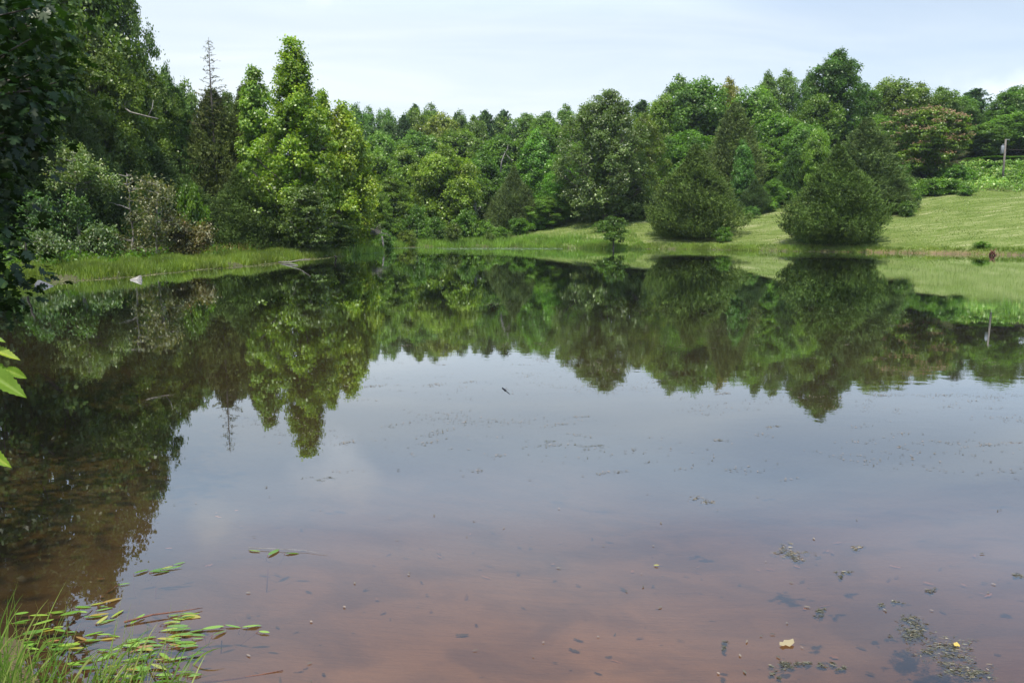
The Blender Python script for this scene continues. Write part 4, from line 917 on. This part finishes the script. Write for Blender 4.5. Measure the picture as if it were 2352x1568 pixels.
# log with a fork near the left point
o = empty('floating_log', on_water(655, 603)); tag(o, 'thin grey branch half sunk at the water edge near the left point', 'log')
b0 = on_water(655, 603); T = Tubes(); T.add([on_water(640, 602, .03)-b0, on_water(668, 602, .12)-b0, on_water(690, 597, .26)-b0, on_water(712, 596, .42)-b0], [.035, .035, .03, .02], 7)
part('log', T.mesh('log'), o, 'pale_bark')
T = Tubes(); T.add([on_water(650, 606, .02)-b0, on_water(668, 606, .04)-b0, on_water(684, 609, .02)-b0], [.04, .035, .02], 6); part('branch', T.mesh('branch'), o, 'pale_bark')
bare_trunk('stump', 'short dark rotten stump sticking out of the water by the lily pads', on_water(770, 589, -.2), on_water(770, 588, .30), .10, 'darkwood', (0, 0, 0), 0, 8, 'stump')
def wedge(name, label, px, py, V, F, color):
    c = on_water(px, py); me_ = bpy.data.meshes.new(name); me_.from_pydata(V, [], F); me_.update()
    o = link(name, me_, None, M['slab' if color[0] < 1 else 'slab2'], color); o.location = (c[0], c[1], 0); o.scale = (.8, .8, .72); tag(o, label, 'slab')
    b = o.modifiers.new('bevel', 'BEVEL'); b.width = .012; b.segments = 2
M['slab'] = bark_mat('grey_slab', (.07, .07, .075), (.16, .16, .165), 7, 1, .8); M['slab2'] = bark_mat('tan_slab', (.24, .215, .18), (.40, .36, .31), 9, 1, .8)
wedge('grey_slab', 'dark grey wedge shaped slab poking out of the water at the far left', 101, 657,
      [(-.36, -.12, -.2), (.40, .0, -.2), (.30, .30, -.2), (-.34, .30, -.2), (-.36, -.10, .10), (-.25, -.02, .30), (-.28, .22, .29), (.44, .02, .015)], [(0, 1, 2, 3), (0, 4, 7, 1), (4, 5, 7), (5, 6, 7), (6, 2, 1, 7), (0, 3, 6, 5, 4), (3, 2, 6)], (.40, .40, .43))
wedge('grey_slab', 'pale tan arrow shaped slab tip in the water by the bank grass', 313, 643,
      [(-.30, -.05, -.2), (.20, -.10, -.2), (.26, .2, -.2), (-.1, .3, -.2), (-.32, -.02, .03), (.20, -.02, .25), (.24, .06, .27), (.26, -.02, .02), (.08, -.12, .02)], [(0, 3, 2, 1), (0, 4, 8, 1), (4, 5, 8), (5, 7, 8), (5, 6, 7), (4, 3, 6, 5), (0, 3, 4), (6, 3, 2), (1, 8, 7), (1, 7, 6, 2)], (1.25, 1.1, .95))
# white lily bloom
c = on_water(845, 570, .05); a = np.linspace(0, 6.283, 14, endpoint=False)
A = np.stack([np.cos(a), np.sin(a), np.where(np.arange(14) % 2, .5, 1.3)], 1)
M['petal'] = flat_mat('white_petal', [(0, (.75, .74, .66)), (1, (.8, .8, .76))])
o = link('water_lily', leaves('water_lily', np.zeros((14, 3)), A, np.cross(A, np.cross((0, 0, 1), A)), .20, .09, np.ones(14), OVAL, 0), None, M['petal']); o.location = tuple(c)
tag(o, 'single white water lily flower near the far lily pads', 'flower')
# gnarled root at the clay shore
c = on_water(2283, 587); T = Tubes(); r_ = np.random.default_rng(9)
for k in range(7): T.add(curve(r_.normal(0, .12, 3)+np.array((0, .25, .0)), (r_.normal(0, .4), r_.uniform(-.3, .4), r_.uniform(.15, .55)), r_.normal(0, .12, 3), 6, r_, .03), np.linspace(.07, .015, 6), 5)
o = link('driftwood', T.mesh('driftwood'), None, M['redtwig']); o.location = tuple(c); tag(o, 'gnarled reddish root lying on the bare clay shore at the right', 'driftwood')
plant(BU[1], 'small low green bush just above the clay shore at the right', 2255, 60, 560, 46, (1.0, 1.3, .7), name='bush', cat='bush', group=BGr)

# ------------------------------------------------------------------ utility pole
M['polewood'] = bark_mat('pole_wood', (.10, .085, .07), (.22, .19, .16))
M['galv'] = bark_mat('galvanised_can', (.13, .14, .15), (.20, .21, .22), 3, 1, .45)
f = at(2301, 437, 88); g = gz(f[0], f[1]); t_ = at(2310, 320, 88)
o = empty('utility_pole', (f[0], f[1], g)); tag(o, 'weathered wooden utility pole with a grey can on its left side', 'utility pole')
tp = np.array((t_[0]-f[0], 0, t_[2]-g)); T = Tubes(); T.add([(0, 0, -.4), tp*.5, tp], [.12, .11, .09], 10); part('pole', T.mesh('pole'), o, 'polewood')
T = Tubes(); q = tp*.76+np.array((-.30, -.05, 0)); T.add([q-np.array((0, 0, .42)), q-np.array((0, 0, .38)), q+np.array((0, 0, .38)), q+np.array((0, 0, .44))], [.14, .17, .17, .10], 12); part('transformer', T.mesh('transformer'), o, 'galv')
T = Tubes(); T.add([q+np.array((0, 0, .40)), q+np.array((0, 0, .62))], [.05, .03], 8); part('insulator', T.mesh('insulator'), o, 'galv')
T = Tubes(); T.add([tp*.985+np.array((-.05, 0, 0)), tp*.985+np.array((.38, 0, .03)), tp*.985+np.array((.42, 0, -.10))], [.04, .04, .06], 8); part('bracket', T.mesh('bracket'), o, 'galv')
a0 = np.array((f[0], f[1], g))+tp*.77; a1 = a0+np.array((34, 6, 1.4))
T = Tubes(); T.add(curve((0, 0, 0), a1-a0, (0, 0, -1.0), 14), .022, 5); o = link('power_line', T.mesh('power_line'), None, M['darkwood']); o.location = tuple(a0); tag(o, 'dark power line running from the utility pole out of the frame', 'cable')

# ------------------------------------------------------------------ near tree overhanging at the left edge
r_ = np.random.default_rng(140)
tx, ty_ = -7.6, 8.2; g = gz(tx, ty_)
o = empty('overhanging_tree', (tx, ty_, g)); tag(o, 'close shaded tree with dark lobed leaves hanging in from the left frame edge', 'tree')
T = Tubes(); base = np.array((tx, ty_, g)); tops = curve((0, 0, -.3), (.3, .4, 9.5), (-.4, 0, 0), 9, r_, .06); T.add(tops, np.linspace(.20, .05, 9), 9)
ends = []
for (px, py) in ((-20, 20), (25, 40), (70, 90), (115, 150), (60, 170), (10, 130), (95, 235), (35, 250), (-15, 230), (60, 300), (5, 330), (20, 360), (-5, 400), (-20, 430), (0, 470), (-25, 540), (-12, 560), (-20, 600), (30, 628), (-10, 655), (-25, 660), (-5, 680), (-30, 380), (5, 60), (110, 40), (70, 20), (-30, 120), (-20, 500), (-25, 575), (30, 10), (20, 90), (70, 60), (30, 180), (70, 210), (130, 190), (-10, 170), (-10, 280), (30, 300), (5, 440), (-30, 320)):
    ends.append(at(px, py, r_.uniform(7.4, 9.0)))
for k in range(190):  # unseen crown clusters; every second one added towards the camera to shade the water
    a = r_.uniform(0, 6.28); rr = 4.2*math.sqrt(r_.random()); ox = (k % 2)*1.9; oy = -(k % 2)*4.4; e = np.array((tx+ox+math.cos(a)*rr, ty_+oy+math.sin(a)*rr, g+r_.uniform(2.2, 10.5)*(1-.02*rr)))
    dd = (e[0]/e[1]) if e[1] > 0 else -9
    if dd > -.665: e[0] = -.70*e[1]-abs(r_.normal(0, .5))
    e[0] = min(e[0], -4.3-.25*r_.random()) if e[1] < 7 else e[0]
    ends.append(e)
LP = []; LA = []; LN = []; LT = []
for k, e in enumerate(ends):
    e = e-base; zs = np.clip(e[2]-.5*np.hypot(e[0], e[1])*r_.uniform(.2, 1.0), .9, 9.2); i0 = zs/9.6*8; s0 = tops[int(min(i0, 7))]+(tops[int(min(i0, 7))+1]-tops[int(min(i0, 7))])*(i0-int(i0))
    c = curve(s0, e, (0, 0, .35), 8, r_, .05); T.add(c, np.linspace(.035, .006, 8), 5, cap=False)
    n = int(r_.integers(34, 52)); off = r_.normal(0, 1, (n, 3))*np.array((.19, .25, .15)); LP.append(e+off)
    LA.append(unit(off+r_.normal(0, .12, (n, 3)))+np.array((0, 0, -.45))); LN.append(r_.normal(0, .45, (n, 3))+np.array((0, 0, 1))); LT.append(np.clip(r_.random()*.4+r_.random(n)*.6, 0, 1))
part('trunk', T.mesh('near_trunk'), o, 'bark')
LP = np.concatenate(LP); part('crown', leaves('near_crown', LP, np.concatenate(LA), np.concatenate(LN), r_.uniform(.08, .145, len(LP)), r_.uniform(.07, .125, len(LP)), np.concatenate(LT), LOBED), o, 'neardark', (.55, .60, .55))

# sapling with bright leaves close to the camera at the left frame edge
SERR = np.array([(0, 0, 0), (.10, .22, .05), (.16, .24, .05), (.28, .40, .08), (.36, .40, .08), (.50, .47, .08), (.58, .43, .07), (.72, .34, .05), (.80, .25, .02), (.90, .12, -.03), (1.0, 0, -.10),
                 (.90, -.12, -.03), (.78, -.27, .02), (.70, -.33, .05), (.56, -.45, .07), (.48, -.46, .08), (.36, -.42, .08), (.26, -.38, .08), (.16, -.25, .05), (.08, -.2, .05)])
M['bright'] = leaf_mat('bright_leaf', [(0, (.09, .17, .012)), (.6, (.16, .25, .02)), (1, (.30, .34, .03))], trans=.45, gloss=.02, rough=.6, lift=1.15, cloud=.12)
sx_, sy_ = -1.16, 1.55; g = gz(sx_, sy_); o = empty('sapling', (sx_, sy_, g)); tag(o, 'sapling beside the camera with a few bright yellow green leaves at the left edge', 'sapling')
b0 = np.array((sx_, sy_, g)); T = Tubes(); st = curve((0, 0, -.1), (.03, .04, 1.95-g+.15), (-.05, 0, 0), 8, r_, .008); T.add(st, np.linspace(.008, .003, 8), 6)
LP = []; LA = []; LN = []; ln = []; wd = []; tt_ = []
def aleaf(px0, py0, px1, py1, Y0, Y1, wid, t, nrm):
    a_ = at(px0, py0, Y0); b_ = at(px1, py1, Y1); LP.append((a_+b_)/2-b0); LA.append(b_-a_); ln.append(np.linalg.norm(b_-a_)); wd.append(wid); tt_.append(t); LN.append(nrm)
    T.add([st[5], (st[5]+a_-b0)/2+np.array((0, 0, .02)), a_-b0], [.003, .0025, .002], 4)
aleaf(-55, 768, 12, 780, 1.5, 1.5, .022, .5, (0, -.5, 1))
aleaf(-40, 800, 46, 820, 1.5, 1.5, .026, 1.0, (.2, -.5, 1))
aleaf(-75, 825, 26, 856, 1.52, 1.50, .036, .45, (.5, -1, .8))
aleaf(-55, 842, 56, 904, 1.5, 1.47, .046, .35, (.7, -1, .7))
aleaf(12, 848, 60, 866, 1.5, 1.5, .022, .55, (.1, -1, .8))
aleaf(-60, 1020, 22, 1068, 1.5, 1.48, .034, .8, (.5, -1, .7))
aleaf(-70, 1080, -6, 1130, 1.5, 1.48, .03, .6, (.5, -1, .7))
for k in range(12):
    aleaf(-90-r_.uniform(0, 60), r_.uniform(760, 1200), -200, r_.uniform(760, 1250), 1.5, 1.6, .05, r_.random(), (.3, -.6, 1))
part('stem', T.mesh('sapling_stem'), o, 'bark')
V = []; F = []; tv = []; n0 = 0; NU, NV = 25, 9
for a_, ax_, nn_, l_, w_, t_ in zip(LP, LA, LN, ln, wd, tt_):
    ax_ = unit(np.asarray(ax_, float)); sdv = unit(np.cross(np.asarray(nn_, float), ax_)); up_ = np.cross(ax_, sdv)
    u = np.linspace(0, 1, NU); prof_ = np.sin(math.pi*u**.85)**.8*(1-.25*u); prof_ = prof_*(1+.10*((np.arange(NU) % 2)*2-1)*(u > .1)*(u < .93)); prof_[-1] = .01; prof_[0] = .02
    v = np.linspace(-1, 1, NV)
    g3 = a_+ax_*((u-.5)*l_)[:, None, None]+sdv*(v[None, :, None]*prof_[:, None, None]*w_*.5)+up_*((np.abs(v)[None, :]*.30*prof_[:, None]*w_-.55*(u[:, None]**2)*w_*.6+.03*w_*np.sin(u*14)[:, None]*np.abs(v)[None, :])[..., None])
    V.append(g3.reshape(-1, 3))
    for i in range(NU-1):
        for j in range(NV-1):
            F.append((n0+i*NV+j, n0+i*NV+j+1, n0+(i+1)*NV+j+1, n0+(i+1)*NV+j)); mid = abs(j-(NV-2)/2) < .6
            tv.append(min(1, t_*.75+(.22 if mid else 0)+(.10 if (i+abs(int(j-3.5)))% 5 == 0 else 0)))
    n0 += NU*NV
part('leaves', np_mesh('sapling_leaves', np.concatenate(V), [4]*len(F), [i for f in F for i in f], tv, smooth=True), o, 'bright')

# ------------------------------------------------------------------ pondweed and grass in the lower left corner
M['pondweed'] = leaf_mat('pondweed_leaf', [(0, (.060, .13, .012)), (.55, (.13, .24, .025)), (.80, (.20, .29, .035)), (.90, (.28, .23, .03)), (1, (.24, .11, .04))], trans=.15, gloss=.10, rough=.25, lift=1.1, cloud=.15)
ELL = np.array([(0, 0, 0), (.08, .20, .02), (.25, .42, .05), (.5, .5, .05), (.75, .42, .05), (.92, .20, .02), (1, 0, .0), (.92, -.20, .02), (.75, -.42, .05), (.5, -.5, .05), (.25, -.42, .05), (.08, -.20, .02)])
def pondweed(label, items, root, seed, dirn=.25):
    r_ = np.random.default_rng(seed); c0 = on_water(*root); o = empty('pondweed', (c0[0], c0[1], 0)); tag(o, label, 'pondweed', 'pondweed plants in the shallows')
    T = Tubes(); P = []; A = []; l_ = []; w_ = []; t_ = []; Nn = []
    for it in items:
        px, py = it[:2]; a = it[2] if len(it) > 2 else r_.normal(dirn, .28); L0 = r_.uniform(.05, .12); w0 = L0*r_.uniform(.18, .33)
        z_ = r_.uniform(.003, .010); c = on_water(px, py, z_)-np.array((c0[0], c0[1], 0)); d_ = np.array((math.cos(a), math.sin(a), r_.normal(0, .06)))
        P.append(c); A.append(d_); l_.append(L0); w_.append(w0); t_.append(r_.random()); Nn.append((r_.normal(0, .13), r_.normal(0, .13), 1))
        s_ = c-d_*L0*.5; e_ = np.array((s_[0]*.5+r_.normal(0, .05), s_[1]*.5+r_.normal(0, .05), -.05)); T.add(curve(s_, e_, (r_.normal(0, .03), r_.normal(0, .03), -.01), 6), .0016, 4)
    T.add([(0, 0, -.25), (.02, 0, -.05)], .003, 4)
    part('stems', T.mesh('pondweed_stems'), o, 'redtwig'); part('leaves', leaves('pondweed_leaves', P, A, Nn, np.array(l_), np.array(w_), np.array(t_), ELL), o, 'pondweed')
r_ = np.random.default_rng(150)
def fillpx(n, x0, x1, y0, y1, f=lambda x, y: True):
    out = []
    while len(out) < n:
        x = r_.uniform(x0, x1); y = r_.uniform(y0, y1)
        if f(x, y): out.append((x, y))
    return out
pondweed('leftmost dense raft of floating pondweed leaves in the lower left corner', fillpx(46, 10, 270, 1372, 1500, lambda x, y: y < 1372+x*.0+120 and y > 1385-x*.03), (110, 1450), 1)
pondweed('second raft of pondweed leaves pointing right beside the red twig', fillpx(42, 250, 455, 1405, 1490, lambda x, y: y > 1500-.48*(x-240)), (330, 1470), 2)
pondweed('lowest raft of pondweed leaves at the bottom edge of the photo', fillpx(44, 150, 450, 1480, 1566), (290, 1530), 3, .1)
pondweed('sprig of five pondweed leaves reaching right from the rafts', [(490, 1440, .2), (505, 1452, .9), (535, 1437, -.15), (575, 1437, .1), (607, 1450, -.2), (585, 1436, .1)], (500, 1450), 4)
pondweed('little pondweed sprig slanting up right above the rafts', [(363, 1308, .5), (385, 1302, .6), (398, 1303, .5), (412, 1293, .8), (370, 1312, .3)], (350, 1330), 5)
pondweed('faint pondweed sprig under the floating straw', [(585, 1264, -.2), (629, 1267, 1.2), (672, 1270, .1)], (608, 1290), 6)
pondweed('small loose pondweed leaves between the rafts and the slanting sprig', [(325, 1311, .8), (285, 1340, .4), (240, 1398, .5), (270, 1408, 1.3), (235, 1422, 1.4), (316, 1420, 1.2), (400, 1412, .3), (427, 1408, .2)], (270, 1380), 7)

def ribbons(name, specs, m, color=(1, 1, 1), label=None, cat=None, kind=None):
    V = []; F = []; tint = []; n = 0
    for (p0, p1, bend, w0, t) in specs:
        c = curve(p0, p1, bend, 9); T_ = unit(np.gradient(c, axis=0)); S = unit(np.cross(T_, np.array((.2, 1, .3)))); k = len(c)
        wv = w0*np.sin(np.linspace(.5, math.pi, k))[:, None]; wv[-1] = w0*.03
        V.append(np.concatenate([c-S*wv, c+S*wv+np.array((0, .3, 0))*wv]))
        for i in range(k-1): F.append((n+i, n+i+1, n+k+i+1, n+k+i)); tint.append(t)
        n += 2*k
    V = np.concatenate(V); me_ = np_mesh(name, V, [4]*len(F), [i for f in F for i in f], tint)
    o = link(name, me_, None, M[m], color); tag(o, label, cat, None, kind); return o
M['fgrass'] = leaf_mat('foreground_grass', [(0, (.06, .12, .018)), (.5, (.12, .21, .03)), (.85, (.20, .27, .06)), (1, (.30, .27, .10))], trans=.35, gloss=.02, rough=.55, lift=1.1, cloud=.1)
sp = []
for k in range(210):
    px = 470*r_.random()**1.25-40; b_ = on_water(px, 1568+r_.uniform(0, 160), 0); b_[2] = max(gz(b_[0], b_[1]), -.15)
    L0 = r_.uniform(.12, .55)*(1.1-.0013*max(px, 0)); a = r_.normal(.5, .9)
    e_ = b_+np.array((math.sin(a)*L0*.55, r_.normal(0, .12), L0*abs(math.cos(a*.6))))
    sp.append((b_, e_, (-math.sin(a)*L0*.12, 0, L0*.18*abs(a)), r_.uniform(.0022, .0050), r_.random()))
for k in range(70):
    px = r_.uniform(-20, 430); b_ = on_water(px, r_.uniform(1500, 1600), 0); b_[2] = -.05; L0 = r_.uniform(.10, .34); a = r_.choice([-1, 1], p=[.25, .75])*r_.uniform(.5, 1.2)
    e_ = b_+np.array((math.sin(a)*L0, r_.normal(0, .06), L0*.55*math.cos(a)+.03)); sp.append((b_, e_, (-math.sin(a)*L0*.2, 0, L0*.35), r_.uniform(.0025, .0055), r_.uniform(.25, .8)))
for k in range(26):
    px = r_.uniform(-10, 420); b_ = on_water(px, 1575+r_.uniform(0, 80), 0); b_[2] = max(gz(b_[0], b_[1]), -.15); L0 = r_.uniform(.35, .62); lx = r_.normal(.12, .12)
    sp.append((b_, b_+np.array((lx, r_.normal(0, .05), L0)), (-lx*.3, 0, .02), .0014, r_.uniform(.6, 1)))
ribbons('foreground_grass', sp, 'fgrass', kind='stuff')

# ------------------------------------------------------------------ dragonfly hovering over the water
M['insect'] = bark_mat('dark_insect', (.008, .009, .014), (.025, .027, .035), 60, 1, .35)
m, nt = mat('clear_wing'); tb = N(nt, 'ShaderNodeBsdfTransparent'); gb = N(nt, 'ShaderNodeBsdfGlossy'); gb.inputs[0].default_value = (.5, .52, .55, 1); gb.inputs['Roughness'].default_value = .2; ms = N(nt, 'ShaderNodeMixShader'); ms.inputs[0].default_value = .18
L(nt, tb.outputs[0], ms.inputs[1]); L(nt, gb.outputs[0], ms.inputs[2]); oo = N(nt, 'ShaderNodeOutputMaterial'); L(nt, ms.outputs[0], oo.inputs[0]); M['wing'] = m
h_ = at(1153, 890, 3.0); e_ = at(1171, 905, 3.02); c = (h_+e_)/2; o = empty('dragonfly', c); tag(o, 'small dark dragonfly hovering over the middle of the pond', 'dragonfly')
ax = unit(e_-h_); Lb = np.linalg.norm(e_-h_); T = Tubes(); s = np.linspace(-.5, .5, 12)
T.add([ax*Lb*q for q in s], [.0012, .0034, .0030, .0036, .0042, .0038, .0020, .0016, .0016, .0018, .0016, .0006], 8); part('body', T.mesh('insect_body'), o, 'insect')
sd = unit(np.cross(ax, (0, 0, 1)))
for k, (s_, off) in enumerate(((1, -.16), (-1, -.16), (1, -.06), (-1, -.06))):
    d_ = sd*s_+ax*(-.15 if k < 2 else .25)+np.array((0, 0, .5)); part('wing', leaves('wing', [ax*Lb*off], [d_], [np.cross(d_, ax)], .026, .007, [.5], ELL, 0), o, 'wing')

# ------------------------------------------------------------------ litter sunk on the clay bottom
r_ = np.random.default_rng(200)
X = r_.uniform(-3.0, 4.5, 190); Y = r_.uniform(3.2, 7.0, 190); Z, D_ = terr(X, Y); k = D_ < -.4
P = np.stack([X[k], Y[k], Z[k]+.012], 1)
tag(link('sunken_litter', floaters('sunken_litter', P, r_, r_.uniform(.02, .09, len(P)), r_.uniform(.008, .03, len(P)), CURL, 'algae', .12, r_.random(len(P))*.8+.2), None, M['algae'], (1.5, 1.05, .8)), kind='stuff')

# ------------------------------------------------------------------ light summer haze
m, nt = mat('haze_air'); pv = N(nt, 'ShaderNodeVolumePrincipled'); pv.inputs['Color'].default_value = (.86, .92, .98, 1); pv.inputs['Density'].default_value = .00020; pv.inputs['Anisotropy'].default_value = .3
oo = N(nt, 'ShaderNodeOutputMaterial'); L(nt, pv.outputs[0], oo.inputs['Volume'])
x0, x1, y0, y1, z0, z1 = -470, 470, -80, 680, -12, 48
hz_ = bpy.data.meshes.new('haze'); hz_.from_pydata([(x0, y0, z0), (x1, y0, z0), (x1, y1, z0), (x0, y1, z0), (x0, y0, z1), (x1, y0, z1), (x1, y1, z1), (x0, y1, z1)], [], [(0, 3, 2, 1), (4, 5, 6, 7), (0, 1, 5, 4), (1, 2, 6, 5), (2, 3, 7, 6), (3, 0, 4, 7)])
tag(link('haze', hz_, mat=m), kind='stuff')
